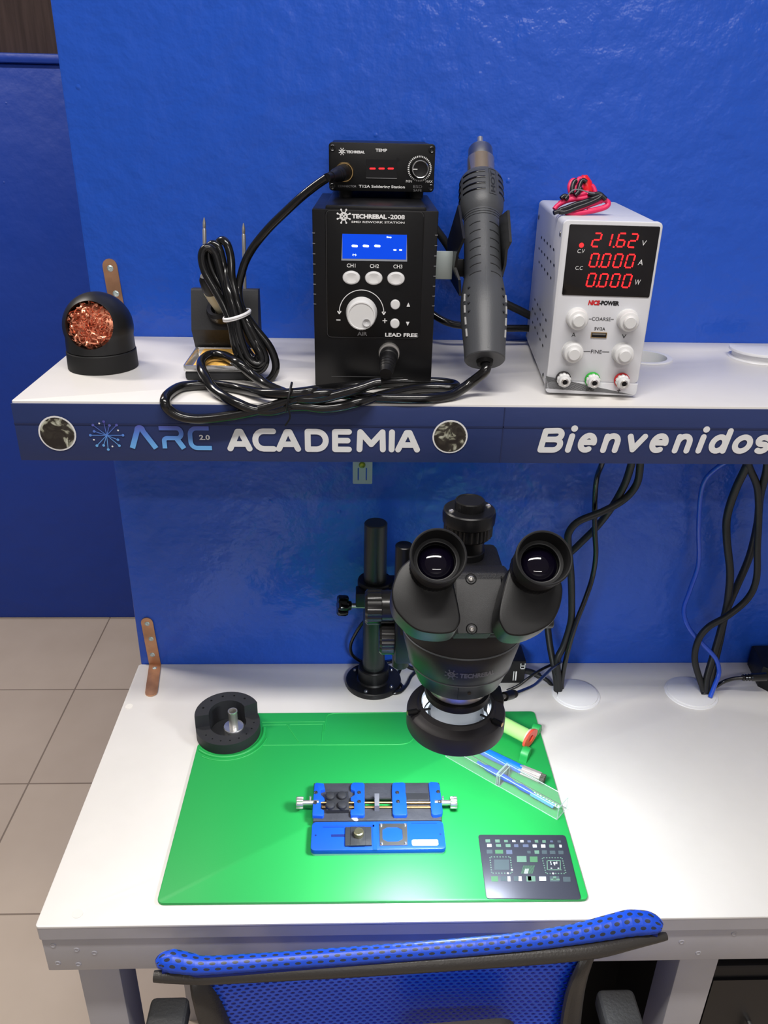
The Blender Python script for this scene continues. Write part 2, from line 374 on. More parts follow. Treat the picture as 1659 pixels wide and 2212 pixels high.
t.text('2.0', (-0.07371, 1.20217, -0.06347, 1.20742), YB, bold=.03); t.build('version_number', white_print, ban, world=True)
def arc(cx, cy, rx, ry, a0, a1, n=10): return [(cx+rx*math.cos(math.radians(a0+(a1-a0)*k/n)), cy+ry*math.sin(math.radians(a0+(a1-a0)*k/n))) for k in range(n+1)]
t = B(); W_ = PXF*11.5
A0 = (-0.13872, 1.1923); SX_ = PXF/3.318
def gp(l): return [(A0[0]+(x-752)*SX_, A0[1]-(y-297)*SX_*1.02) for x, y in l]
t.stroke(gp([(752, 290), (800, 160)]+arc(820, 150, 18, 14, 200, 340, 8)+[(840, 160), (922, 290)]), W_, YB, caps=False)
t.stroke(gp([(955, 138), (1080, 138)]+arc(1080, 175, 32, 37, -90, 90, 10)+[(1010, 212)]+arc(1010, 232, 25, 20, -90, -180, 5)+[(985, 290)]), W_*.85, YB, caps=False)
t.stroke(gp([(1075, 215), (1122, 290)]), W_, YB, caps=False)
t.stroke(gp([(1310, 138), (1220, 138)]+arc(1218, 185, 45, 47, -90, -180, 6)+arc(1218, 238, 45, 47, 180, 90, 6)+[(1322, 285)]), W_*.85, YB, caps=False)
t.build('academy_lettering', grad, ban, world=True)
# rounded bold capitals
def letters(t, b, defs, w, flip=1):
    x0, z0, x1, z1 = b
    for pl in defs: t.stroke([(x0+(x1-x0)*p[0], z0+(z1-z0)*p[1]) for p in pl], w, YB)
LA = [[(.05, .0), (.43, .97), (.57, .97), (.95, 0)], [(.2, .27), (.8, .27)]]
LC = [[(1, 1), (.45, 1)]+[(.45+.45*math.cos(math.radians(a)), .5+.5*math.sin(math.radians(a))) for a in range(90, 271, 20)]+[(.45, 0), (1, 0)]]
LD = [[(0, 0), (0, 1), (.5, 1)]+[(.5+.5*math.cos(math.radians(a)), .5+.5*math.sin(math.radians(a))) for a in range(90, -91, -20)]+[(.5, 0), (0, 0)]]
LE = [[(1, 1), (0, 1), (0, 0), (1, 0)], [(0, .5), (.9, .5)]]
LM = [[(0, 0), (0.03, 1), (.5, .3), (.97, 1), (1, 0)]]
LI = [[(0, 0), (0, 1)]]
t = B(); wA = PXF*13
for (p0, p1, D_) in ((493, 539, LA), (550, 589, LC), (598, 644, LA), (663, 702, LD), (722, 752, LE), (775, 826, LM), (845, 845.1, LI), (857, 903, LA)):
    f0 = (-0.04556, 1.21085); f1 = (0.13817, 1.19345)
    px = lambda u: f0[0]+(u-493)*(f1[0]-f0[0])/410
    letters(t, (px(p0), f1[1], px(p1), 1.21154), D_, wA)
t.build('academia_lettering', white_print, ban, world=True); t = B()
def wl(u, v): return (px(u), WZb-(v-972)*PXF*1.03)
WZb = 1.19419
def ws(l, wd=13.2, caps=True): t.stroke([(wl(u+(972-v)*.18, v)) for u, v in l], PXF*wd, YB, caps=caps)
def el(cx, cy, rx, ry, a0, a1, n=16): return arc(cx, cy, rx, ry, a0, a1, n)
ws([(1172, 971), (1172, 929), (1197, 928)]+el(1198, 938, 11, 10, -90, 90, 8)+[(1198, 948), (1172, 948)]); ws([(1196, 948)]+el(1199, 960, 13, 12, -90, 90, 8)+[(1199, 972), (1172, 972)])
for u in (1233, 1524): ws([(u, 972), (u, 940)]); ws([(u, 923), (u+.2, 923)], 15)
def le(u): ws([(u-12, 954), (u+12.5, 954)]+el(u, 955, 14, 16.5, 0, -300, 18))
le(1271); le(1430)
def ln(u): ws([(u, 972), (u, 940)]); ws([(u, 955)]+el(u+13, 953, 13, 14, -180, 0, 10)+[(u+26, 972)])
ln(1311); ln(1471)
ws([(1362, 940), (1376, 970), (1394, 940)])
ws(el(1563, 956, 14, 16, 0, 360, 22)); ws([(1579, 972), (1579, 926)])
ws(el(1617, 956, 16, 16, 0, 360, 22)); ws([(1673, 944)]+el(1661, 948, 11, 8, -60, -250, 8)+el(1663, 964, 11, 8, -70, 130, 8))
t.build('welcome_lettering', white_print, ban, world=True)
# grommets on the shelf
grommet('', 'open white cable grommet ring on the shelf behind the power supply', H1, .0295, ZS)
g = grommet('', 'white cable grommet with lifted cap at right end of shelf', H2, .0330, ZS)
t = B(); q0 = (0.4867, -0.0836, 1.2495)
out = [(H2[0]+.0355*math.cos(math.radians(a)), H2[1]+.0355*math.sin(math.radians(a))) for a in range(150, 400, 10)]
out += [(H2[0]+.026, H2[1]+.006), (H2[0]+.012, H2[1]+.010), (H2[0]-.012, H2[1]+.012)]
t.prism(out, .003, Matrix.Translation((0, 0, ZS+.0085)), bev=.001)
inn = [(H2[0]+.0315*math.cos(math.radians(a)), H2[1]+.0315*math.sin(math.radians(a))) for a in range(165, 376, 10)]
t.prism(inn, .0075, Matrix.Translation((0, 0, ZS+.001))); t.build('lifted_cap', white_plastic, g, world=True)

# steel corner brackets
zinc = mat('zinc_yellow_steel', (196, 150, 118), .38, .75, var=.35, vscale=26)
zinc2 = mat('screw_zinc', (190, 205, 205), .35, .7, bump=.5, bscale=700)
def corner(lab, x, ztop, z0, leg, yaw):
    o = thing('corner_bracket', lab, 'bracket', (x, 0, z0))
    w = .0085; h = ztop-z0
    M = Matrix.Translation((x, -.0003, z0)) @ Matrix.Rotation(math.radians(yaw), 4, 'Y')
    out = [(-w, 0), (w, 0), (w, h-w)]+arc(0, h-w, w, w, 0, 180, 8)[1:]
    t = B(); t.prism(out, .0018, M @ FRONT); t.build('wall_arm', zinc, o, world=True)
    t = B(); out = [(-w, 0), (w, 0), (w, -leg+w)]+arc(0, -leg+w, w, w, 0, -180, 8)[1:]
    t.prism(out, .0018, Matrix.Translation((x, -.0005, z0+.0002)) @ Matrix.Rotation(math.radians(8), 4, 'Z')); t.build('flat_arm', zinc, o, world=True)
    for f, sx in ((.88, 0), (.56, .0015), (.22, -.001)):
        p = M @ Vector((sx, -.002, h*f))
        t = B(); t.lathe([(0, .0008), (.0006, .0004), (.0022, .0008), (.0034, .0004), (.0038, 0)], axisM(p, (0, -1, 0)), 16); t.build('screw', zinc2, o, world=True)
    t = B(); t.lathe([(0, .0012), (.002, .0010), (.0036, 0)], axisM((x+.002, -.012, z0+.0018), (0, 0, 1)), 16); t.build('screw', zinc2, o, world=True)
corner('iridescent steel corner bracket on the wall behind the brass wool cleaner', -.2075, 1.331, ZS, .05, -3)
corner('iridescent steel corner bracket joining desk to blue wall at left', -.2185, .8325, ZD, .076, -3)
# small slotted steel clip under the shelf
o = thing('slotted_steel_clip', 'small grey slotted steel clip hanging on the wall under the shelf', 'bracket', (.086, -.02, 1.053))
sl = mat('grey_steel_plate', (158, 176, 180), .45, .2)
t = B(); t.prism(rrect(.0735, 1.0527, .0990, 1.094, .0015), .0016, frm(0, -.0185, 0), hole=[rrect(.0798, 1.0577, .0816, 1.0755, .0008, 3), rrect(.0903, 1.0577, .0921, 1.0755, .0008, 3)])
t.box(.0735, -.0190, 1.092, .0990, -.0005, 1.094); t.build('plate', sl, o, world=True)
t = B(); t.lathe([(0, .003), (.003, .0026), (.0042, .001), (.0044, 0)], axisM((.0857, -.0202, 1.0795), (0, -1, 0)), 20); t.build('screw', mat('green_brass', (150, 170, 60), .25, .9), o, world=True)

def cut(o, cb, op='DIFFERENCE'):
    # boolean applied at build time; cb is a builder in the same local space
    me = bpy.data.meshes.new('cutter'); cb.bm.to_mesh(me); cb.bm.free(); c = bpy.data.objects.new('cutter', me); COL.objects.link(c); c.parent = o.parent
    md = o.modifiers.new('b', 'BOOLEAN'); md.operation = op; md.object = c; md.solver = 'EXACT'
    dg = bpy.context.evaluated_depsgraph_get(); dg.update(); nm = bpy.data.meshes.new_from_object(o.evaluated_get(dg))
    o.modifiers.clear(); o.data = nm; bpy.data.objects.remove(c)
    for p in nm.polygons: p.use_smooth = True
    nm.set_sharp_from_angle(angle=math.radians(30))

# ------------------------------------------------------------------ brass wool cleaner
CX, CY = -.1935, -.133
o = thing('brass_wool_cleaner', 'black domed tip cleaner filled with copper wool at left end of shelf', 'tip cleaner', (CX, CY, ZS))
M0 = Matrix()
t = B(); t.lathe([(0, 0), (.0352, 0), (.0362, .001), (.0358, .0185), (.035, .0195), (0, .0195)], M0, 56); t.build('base', rubber, o)
pr = [(.034, .0195), (.0352, .0205)]+[(.0352*math.cos(a)+.0006*math.cos(a), .043+.0355*math.sin(a)) for a in [math.radians(x) for x in range(-15, 90, 7)]]+[(0, .0785)]
pin = [(0, .0765)]+[(.0335*math.cos(a), .043+.0335*math.sin(a)) for a in [math.radians(x) for x in range(84, -16, -7)]]+[(.0325, .0195), (.034, .0195)]
t = B(); t.lathe(pr+pin, M0, 56); dome = t.build('dome', mat('black_satin', (26, 26, 27), .38), o)
hd = Vector((-0.0435, -0.9642, 0.2616))
cb = B(); cb.cyl(Vector((0, 0, .043))+hd*.012, Vector((0, 0, .043))+hd*.06, .0245, n=48); cut(dome, cb)
copper = mat('copper_wool', (250, 156, 124), .28, .7, var=.3, vscale=120)
t = B(); rnd = random.Random(3); ctr = Vector((0, 0, .043))+hd*.006
for k in range(330):
    a = rnd.random()*2*PI; q = rnd.random()**.5*.0235; u = hd.orthogonal().normalized(); v = hd.cross(u)
    dep = rnd.uniform(.006, .025)-q*q*12
    p = ctr+u*math.cos(a)*q+v*math.sin(a)*q+hd*dep; pts_ = []
    d = Vector((rnd.gauss(0, 1), rnd.gauss(0, 1), rnd.gauss(0, 1))).normalized()
    for j in range(4):
        pts_.append(p.copy()); d = (d+Vector((rnd.gauss(0, 1), rnd.gauss(0, 1), rnd.gauss(0, 1)))*.8).normalized(); p = p+d*.0042
        w_ = p-Vector((0, 0, .043)); 
        if w_.length > .0335: p = Vector((0, 0, .043))+w_.normalized()*.033
    t.tube(pts_, .00045, n=4, sub=3, flat=2.4)
t.lathe([(0, -.016), (.02, -.006), (.026, .003), (.022, .010), (.012, .013), (0, .014)], axisM(ctr, hd), 24)
t.build('copper_wool', copper, o)

# ------------------------------------------------------------------ iron stand
TX0, TX1, TY0, TY1 = -.0984, -.0255, -.1825, -.112
o = thing('soldering_iron_stand', 'black steel soldering iron stand with chrome rimmed sponge tray on shelf', 'iron stand', (-.062, -.15, ZS))
t = B(); t.box(TX0+.001, TY0+.001, ZS, TX1-.001, TY1+.03, ZS+.0095, bev=.0025); t.build('base', black_matte, o, world=True)
t = B(); t.prism(rrect(TX0, TY0, TX1, TY1+.003, .003), .0062, Matrix.Translation((0, 0, ZS+.0098)), hole=rrect(TX0+.0018, TY0+.0018, TX1-.0018, TY1+.001, .002), bev=.0008)
t.box(TX0+.001, TY0+.001, ZS+.0096, TX1-.001, TY1+.002, ZS+.0105); t.build('tray', chrome, o, world=True)
zA = 1.2558; zB = 1.2772; zC = 1.3168
t = B(); Mx = Matrix(((0, 0, 1, 0), (1, 0, 0, 0), (0, 1, 0, 0), (0, 0, 0, 1)))  # local (a,b,c) -> (y,z,x)
side_ = [(-.100, ZS+.009), (-.108, zA), (-.121, zB), (-.106, zC-.001), (-.104, zC+.0005), (-.090, zC-.001), (-.0895, zC-.003), (-.1035, zC-.0015), (-.119, zB), (-.106, zA), (-.098, ZS+.009)]
Mx = Matrix(((0, 0, 1, -.0992), (1, 0, 0, 0), (0, 1, 0, 0), (0, 0, 0, 1)))
t.prism(side_, .0712, Mx)
for xx in (-.0992, -.0292): t.prism([(-.119, zB), (-.104, zC), (-.090, zC-.001), (-.090, ZS+.01), (-.100, ZS+.01)], .0014, Matrix(((0, 0, 1, xx), (1, 0, 0, 0), (0, 1, 0, 0), (0, 0, 0, 1))))
t.build('bracket', black_matte, o, world=True)
FP = Vector((-0.0634, -0.118, 1.2987)); FD = Vector((-.28, -.50, .82)).normalized()
t = B(); t.lathe([(.0115, -.006), (.0125, .006), (.0165, .0075), (.0185, .004), (.0185, -.001), (.016, -.006), (.0115, -.006)], axisM(FP, FD), 40); t.build('funnel_ring', black_plastic, o, world=True)
t = B(); t.box(TX0+.009, TY0+.0035, ZS+.0106, TX1-.004, TY1, ZS+.0150, bev=.0012)
sp = mat('yellow_sponge', (240, 186, 92), .9, bump=1, bscale=260, var=.12, vscale=90)
tag(t.build('sponge', sp, loc=(-.06, -.148, ZS+.0106)), 'yellow cellulose sponge lying in the tray of the iron stand', 'sponge')
for (a, b_, nm) in (((-0.0808, -0.098, 1.3885), (-0.0851, -0.098, 1.314), 'bare steel soldering tip standing at left in the iron stand'), ((-0.0405, -0.098, 1.3837), (-0.0429, -0.098, 1.3145), 'bare steel soldering tip standing at right in the iron stand')):
    a = Vector(a); b_ = Vector(b_); L_ = (a-b_).length
    t = B(); t.lathe([(0, 0), (.0019, 0), (.0019, L_*.42), (.0027, L_*.42+.0005), (.0027, L_*.42-.004+.0075), (.0021, L_*.42+.0045), (.0021, L_-.012), (.0014, L_-.0105), (.0018, L_-.009), (.0017, L_-.005), (.0005, L_), (0, L_)], axisM(b_, a-b_), 16)
    tag(t.build('soldering_tip', steel, loc=tuple(b_)), nm, 'soldering tip', 'spare tips in the stand')

# ------------------------------------------------------------------ soldering iron with its coiled cord
o = thing('soldering_iron', 'soldering iron resting in black stand, thick black cord coiled with white tie', 'soldering iron', tuple(FP))
t = B(); t.lathe([(0, -.01), (.006, -.01), (.0088, .002), (.0102, .018), (.0104, .028), (0, .028)], axisM(FP, FD), 28); t.build('grip', mat('cream_grip', (196, 188, 160), .5), o, world=True)
t = B(); t.lathe([(0, .028), (.0100, .028), (.0100, .034), (.0080, .044), (.0050, .048), (0, .048)], axisM(FP, FD), 28); t.build('handle', black_plastic, o, world=True)
cp = [(0.0494, -0.178, 1.434), (0.0379, -0.174, 1.4263), (0.0235, -0.17, 1.4152), (0.0086, -0.164, 1.402), (-0.0058, -0.158, 1.3888), (-0.0186, -0.154, 1.3752), (-0.0268, -0.1537, 1.3649), (-0.0334, -0.1539, 1.3538), (-0.0374, -0.1561, 1.3429), (-0.0411, -0.159, 1.3279), (-0.0381, -0.1685, 1.3115), (-0.0261, -0.172, 1.2934), (-0.0099, -0.1761, 1.2725), (-0.0047, -0.1797, 1.2533), (-0.0126, -0.1822, 1.2403), (-0.0253, -0.182, 1.2411), (-0.0368, -0.1801, 1.2511), (-0.045, -0.176, 1.2725), (-0.0481, -0.1738, 1.295), (-0.0547, -0.1685, 1.3113), (-0.0641, -0.165, 1.3288), (-0.073, -0.1616, 1.3455), (-0.0751, -0.1588, 1.3597), (-0.0703, -0.1573, 1.367), (-0.0626, -0.1563, 1.3621), (-0.057, -0.1602, 1.3424), (-0.0514, -0.1646, 1.3206), (-0.0461, -0.1744, 1.3026), (-0.0428, -0.1788, 1.2799), (-0.036, -0.1825, 1.2605), (-0.026, -0.1843, 1.2515), (-0.0174, -0.1837, 1.2543), (-0.0148, -0.1818, 1.2644), (-0.0219, -0.1788, 1.2801), (-0.0329, -0.175, 1.2996), (-0.0422, -0.1628, 1.3084), (-0.0602, -0.1561, 1.3321), (-0.0678, -0.1529, 1.3478), (-0.07, -0.1502, 1.3616), (-0.0665, -0.1487, 1.3689), (-0.0592, -0.1504, 1.3657), (-0.0543, -0.1556, 1.3448), (-0.0482, -0.172, 1.3253), (-0.0423, -0.1784, 1.3035), (-0.039, -0.1811, 1.2843), (-0.0317, -0.1849, 1.2646), (-0.0235, -0.1861, 1.2583), (-0.018, -0.1844, 1.2617), (-0.0218, -0.182, 1.2743), (-0.0357, -0.168, 1.298), (-0.0477, -0.1577, 1.3133), (-0.0578, -0.1509, 1.3372), (-0.0643, -0.1464, 1.3598), (-0.0576, -0.146, 1.3722), (-0.0511, -0.1506, 1.3698), (-0.0474, -0.1545, 1.3559), (-0.0467, -0.1612, 1.3378), (-0.0415, -0.1713, 1.3185), (-0.0359, -0.1757, 1.3011), (-0.0273, -0.1796, 1.2812), (-0.0207, -0.1822, 1.2678), (-0.0271, -0.1781, 1.2618), (-0.0405, -0.1686, 1.2783), (-0.0495, -0.1599, 1.3021), (-0.0607, -0.1524, 1.3191), (-0.0658, -0.1449, 1.336)]
t = B(); t.tube(cp, .0041, n=12, sub=5); t.build('cord', cord_mat, o, world=True)
TC = Vector((-0.0427, -0.168, 1.3049))
t = B(); t.tube([TC+Vector((math.cos(a)*.0135, -.002+math.sin(a)*.0155, math.cos(a)*.004)) for a in [2*PI*k/18 for k in range(18)]], .0009, n=8, closed=True, sub=2, flat=1.6)
t.tube([TC+Vector((math.cos(a)*.0135, -.002+math.sin(a)*.0155, math.cos(a)*.004-.0022)) for a in [2*PI*k/18 for k in range(18)]], .0008, n=8, closed=True, sub=2)
t.build('white_tie', white_plastic, o, world=True)
c1 = Vector((0.065, -0.13, 1.4364)); c2 = Vector((0.0605, -0.152, 1.4359)); c3 = Vector((0.0494, -0.178, 1.434))
t = B(); t.cyl(c1, c2, .0078, .0072, n=28); t.lathe([(.0072, 0), (.0062, .003), (.0066, .005), (.0058, .007), (.0062, .009), (.0052, .012), (.0046, .02), (0, .02)], axisM(c2, c3-c2), 24)
t.tube([tuple(c2+(c3-c2)*.35), tuple(c2+(c3-c2)*.7), tuple(c3)], .0041, n=12); t.build('plug', black_plastic, o, world=True)

# ------------------------------------------------------------------ rework station
ST = thing('rework_station', 'black upright hot air rework station with blue LCD and white buttons', 'rework station', (.0945, -.199, ZS), math.radians(-1))
HW = .0585; HH = .1728
t = B(); t.box(-HW, 0, 0.001, HW, .168, HH-.0035, bev=.0012)
t.box(-.0465, .001, HH-.006, .0475, .167, HH, bev=.0022); t.build('case', black_metal, ST)
t = B(); pnl = [(-0.04604, 0.1689), (0.04356, 0.17047), (0.04545, 0.04999), (-0.04642, 0.04994)]
PX0, PX1, PZ0, PZ1 = pnl[3][0], pnl[2][0], pnl[3][1], pnl[0][1]
t.prism(rrect(PX0, PZ0, PX1, PZ1, .004), .0007, FRONT, bev=.0003); pan = t.build('front_panel', mat('black_panel', (11, 11, 12), .3, spec=.35), ST)
YF = -.0009
t = B(); t.stroke([(x, z) for x, z in rrect(PX0+.0008, PZ0+.0008, PX1-.0008, PZ1-.0008, .004)], .0003, YF); t.build('panel_outline', mat('dim_print', (70, 70, 72), .5), ST)
t = Parts(white_print, ST); lx, lz = (-0.02922, 0.16319); t.logo(lx, lz, .0067, YF); t.cut('round_emblem')
t.text('TECHREBAL', (-0.02174, 0.16145, 0.01055, 0.16542), YF, bold=.05); t.text('-2008', (0.01175, 0.16138, 0.02725, 0.1654), YF, bold=.03); t.cut('title_lettering'); t.text('SMD REWORK STATION', (-0.02216, 0.15763, 0.02711, 0.15942), YF, bold=.02); t.cut('subtitle_lettering')
t.text('CH1', (-0.02645, 0.11745, -0.01824, 0.12105), YF, bold=.012); t.cut('channel_lettering'); t.text('CH2', (-0.00452, 0.11735, 0.004, 0.12087), YF, bold=.012); t.cut('channel_lettering'); t.text('CH3', (0.01774, 0.11729, 0.02628, 0.12077), YF, bold=.012); t.cut('channel_lettering')
t.text('LEAD FREE', (0.01118, 0.05198, 0.04304, 0.05565), YF, bold=.03); t.cut('lead_free_lettering')
kc = (-0.01216, 0.07505); ra = .0216
t.stroke(arc(kc[0], kc[1], ra, ra, 2, 178, 30), .0007, YF, caps=False)
for sx in (-1, 1):
    ax = kc[0]+sx*ra; t.stroke([(ax-.0014, kc[1]+.0008), (ax, kc[1]-.0012), (ax+.0014, kc[1]+.0008)], .0012, YF)
t.cut('arc_arrow'); mz = kc[1]-.0075; t.stroke([(kc[0]-.0245, mz), (kc[0]-.0205, mz)], .0009, YF, caps=False); t.cut('minus_sign')
t.stroke([(kc[0]+.0205, mz), (kc[0]+.0250, mz)], .0009, YF, caps=False); t.stroke([(kc[0]+.02275, mz-.0023), (kc[0]+.02275, mz+.0023)], .0009, YF, caps=False); t.cut('plus_sign')
for (cx, cz), s_ in (((0.03309, 0.08344), 1), ((0.03299, 0.06492), -1)):
    for q in range(6): t.stroke([(cx-.0016+.00027*q, cz-.0016*s_+.0006*q*s_), (cx+.0016-.00027*q, cz-.0016*s_+.0006*q*s_)], .0007, YF, caps=False)
    t.cut('arrow_mark')
t = B(); t.text('AIR', (-0.01613, 0.05263, -0.0065, 0.05632), YF, bold=.02); t.build('air_lettering', grey_print, ST)
# LCD
l0 = (-0.03056, 0.12555, 0.02964, 0.14783)
t = B(); t.prism([(l0[0]-.001, l0[1]-.0018), (l0[2]+.001, l0[1]-.0018), (l0[2], l0[3]), (l0[0], l0[3])], .0006, frm(0, -.0006, 0)); sc = t.build('screen_bezel', mat('bezel_grey', (150, 155, 165), .3), ST)
t = B(); t.prism([(l0[0], l0[1]), (l0[2], l0[1]), (l0[2], l0[3]), (l0[0], l0[3])], .0005, frm(0, -.0008, 0)); sc = t.build('lcd_screen', lcd_blue, ST); sc['label'] = 'glowing blue LCD'
t = B(); YS = -.0016
for a, b_ in [((-0.02083, 0.13722), (-0.01709, 0.13708)), ((-0.0104, 0.1374), (-0.00662, 0.13725)), ((0.00038, 0.13758), (0.00412, 0.13744))]: t.stroke([a, b_], .0021, YS)
for a, b_ in [((0.01794, 0.13424), (0.0196, 0.13419)), ((0.02335, 0.13433), (0.02492, 0.13428))]: t.stroke([a, b_], .0013, YS)
t.text('Sleep', (0.01072, 0.14448, 0.01531, 0.14639), YS, bold=.03); t.text('(••)', (-0.02103, 0.12801, -0.01749, 0.13006), YS, bold=.04)
t.build('display_segments', white_glow, sc)
dim = mat('lcd_ghost', (14, 76, 205), .4, emit=.6)
# buttons
for c in ((-0.0221, 0.10821), (-0.00076, 0.10817), (0.02044, 0.108)):
    M = Matrix.Translation((c[0], -.0007, c[1])) @ FRONT @ Matrix.Diagonal((1, .74, 1, 1))
    t = B(); t.lathe([(0, 0), (.0084, 0), (.0084, .002), (.0078, .0034), (.0065, .0038), (.003, .0033), (0, .0031)], M, 40); t.build('oval_button', knob_white, ST)
for c in ((0.02038, 0.08363), (0.02042, 0.06526)):
    t = B(); t.lathe([(0, 0), (.0046, 0), (.0046, .0022), (.0040, .0032), (.0025, .0034), (0, .0031)], Matrix.Translation((c[0], -.0007, c[1])) @ FRONT, 28); t.build('round_button', knob_white, ST)
t = B(); t.lathe([(0, 0), (.0152, 0), (.0152, .0006), (.0150, .002), (.0142, .013), (.0132, .0150), (.0122, .0152), (.0118, .0146), (0, .0146)], Matrix.Translation((kc[0], -.0007, kc[1])) @ FRONT, 72, flute=(36, .00035, 3, 4)); kb = t.build('air_knob', knob_white, ST)
t = B(); t.lathe([(0, .0003), (.0022, .0008), (.0034, .0022), (.0040, .0026), (.0036, .0028), (.0020, .0016), (0, .0012)], Matrix.Translation((kc[0]+.0050, -.0140, kc[1]-.0062)) @ FRONT, 28); t.build('finger_dimple', mat('dimple_grey', (196, 196, 198), .5), kb)
# socket
cs = (0.01544, 0.03551)
t = B(); t.lathe([(0, 0), (.0106, 0), (.0106, .0035), (.0100, .0050), (.0068, .0052), (0, .0050)], Matrix.Translation((cs[0], 0, cs[1])) @ FRONT, 32, flute=(24, .0002, 1, 2)); t.build('cord_socket', steel, ST)
# edge slots + bottom score
t = B()
for k in range(8):
    zz = 0.14757-k*.00935
    t.box(-HW-.0001, -.0002, zz, -HW+.0024, .03, zz+.0007); t.box(HW-.0024, -.0002, zz, HW+.0001, .03, zz+.0007)
t.build('side_slots', mat('slot_edge', (120, 120, 124), .4), ST)
t = B(); t.box(-.042, -.0004, .0105, .030, 0, .0110); t.build('bottom_seam', mat('dim_print', (70, 70, 72)), ST)
# gun holder cradle
cr = B()
cr.box(.0588, .036, .1015, .0775, .039, .1285, bev=.0005); cr.box(.0582, .030, .1015, .0596, .045, .1285); cr.build('holder_plate', mat('zinc_plate', (176, 186, 184), .35, .5), ST)
Mp = lambda x: Matrix(((0, 0, 1, x), (1, 0, 0, 0), (0, 1, 0, 0), (0, 0, 0, 1)))
GX = Vector((.0945, -.199, ZS))
t = B()
outL = [(-.188, 1.412), (-.212, 1.388), (-.186, 1.366), (-.196, 1.344), (-.205, 1.330), (-.150, 1.318), (-.112, 1.340), (-.104, 1.368)]
def plate3(pl, dx):
    q = bmesh.new(); f = q.faces.new([q.verts.new(v) for v in pl]); g = bmesh.ops.extrude_face_region(q, geom=[f]); bmesh.ops.translate(q, vec=(dx, 0, 0), verts=[v for v in g['geom'] if isinstance(v, bmesh.types.BMVert)])
    bmesh.ops.triangulate(q, faces=q.faces[:]); bmesh.ops.recalc_face_normals(q, faces=q.faces); t._add(q)
plate3([(0.1751, -0.16, 1.4105), (0.1775, -0.195, 1.3842), (0.174, -0.18, 1.3681), (0.1731, -0.175, 1.3542), (0.1766, -0.185, 1.3441), (0.1809, -0.165, 1.3251), (0.1728, -0.13, 1.3376), (0.1697, -0.13, 1.373)], .0024)
plate3([(0.2227, -0.135, 1.398), (0.225, -0.165, 1.4071), (0.2252, -0.19, 1.3813), (0.2237, -0.18, 1.3723), (0.2253, -0.17, 1.3568), (0.2265, -0.15, 1.3427), (0.2272, -0.13, 1.3514)], -.0024)
t.box(.170, -.132, 1.338, .230, -.129, 1.356, bev=.001)
t.build('holder_cradle', mat('cradle_black', (30, 30, 31), .3), ST, world=True)

# ------------------------------------------------------------------ soldering station on top
T = thing('soldering_station', 'small black soldering station with red dashes on top of rework station', 'soldering station', (.1018, -.13, 1.4123))
dz = 1.4105-1.4123
Tm = B(Matrix.Translation((0, 0, dz))); Tm.prism(rrect(-.0519, .0088, .0519, .0526, .0035), .0028, frm(0, .0028, 0), bev=.0005); Tm.build('front_plate', mat('black_anodised', (12, 12, 13), .34, spec=.35, bump=.05, bscale=1200), T)
Tm = B(Matrix.Translation((0, 0, dz))); Tm.box(-.0508, .0028, .0096, .0508, .118, .0518, bev=.002); Tm.build('case', black_metal, T)
for xx in (-.036, .036):
    for yy in (.016, .100): t = B(); t.cyl((xx, yy, 0.0), (xx, yy, .0082), .0065, .0072, n=24); t.build('rubber_foot', rubber, T)
for c in [(-0.04832, 0.04741), (0.04842, 0.04745), (-0.04872, 0.01263), (0.04894, 0.01326)]:
    t = B(Matrix.Translation((0, 0, dz))); t.lathe([(0, .0004), (.0008, .0002), (.0024, .0011), (.0030, .0007), (.0032, 0)], Matrix.Translation((c[0], 0, c[1])) @ FRONT, 20); sc = t.build('screw', mat('screw_black', (52, 52, 54), .2, .6), T)
    t = B(Matrix.Translation((0, 0, dz))); t.stroke([(c[0]-.0014, c[1]+.0004), (c[0]+.0014, c[1]-.0004)], .0005, -.0013); t.stroke([(c[0], c[1]-.0014), (c[0], c[1]+.0014)], .0005, -.0013); t.build('cross_slot', black_gloss, sc)
t = Parts(white_print, T, Matrix.Translation((0, 0, dz))); YF = -.0004
lx, lz = (-0.03895, 0.04446); t.logo(lx, lz, .0033, YF); t.cut('round_emblem'); t.text('TECHREBAL', (-0.0349, 0.04299, -0.01689, 0.04548), YF, bold=.05); t.cut('brand_lettering')
t.text('TEMP', (-0.00645, 0.04478, 0.00478, 0.04758), YF, bold=.03); t.cut('temp_lettering'); t.text('T12A Soldering Station', (-0.0226, 0.01129, 0.02312, 0.01463), YF, bold=.02); t.cut('title_lettering')
t.text('MIN', (0.02406, 0.01755, 0.02991, 0.01979), YF); t.cut('minimum_lettering'); t.text('MAX', (0.04364, 0.01764, 0.05044, 0.01991), YF); t.cut('maximum_lettering')
kc = (0.03714, 0.03032)
for k in range(40):
    a = 2*PI*k/40+.08
    t.stroke([(kc[0]+math.cos(a)*.0102, kc[1]+math.sin(a)*.0102), (kc[0]+math.cos(a)*.0118, kc[1]+math.sin(a)*.0118)], .0009, YF, caps=False)
t.cut('dial_scale')
t = Parts(grey_print, T, Matrix.Translation((0, 0, dz))); t.text('CONNECTOR', (-0.04309, 0.01216, -0.02502, 0.01412), YF); t.cut('connector_lettering'); t.text('ESD', (0.03164, 0.0126, 0.04025, 0.01524), YF); t.text('SAFE', (0.03177, 0.00938, 0.03992, 0.01156), YF)
t.cut('safety_lettering')
t = B(Matrix.Translation((0, 0, dz))); d0 = (-0.01545, 0.021, 0.01496, 0.03788)
t.prism([(d0[0], d0[1]), (d0[2], d0[1]), (d0[2], d0[3]), (d0[0], d0[3])], .0003, FRONT); dw = t.build('display_window', black_gloss, T)
t = B(Matrix.Translation((0, 0, dz))); t.box(d0[0], -.0010, d0[1]-.0001, d0[2], -.0003, d0[1]+.0002); t.build('window_edge', grey_print, dw)
t = B(Matrix.Translation((0, 0, dz)))
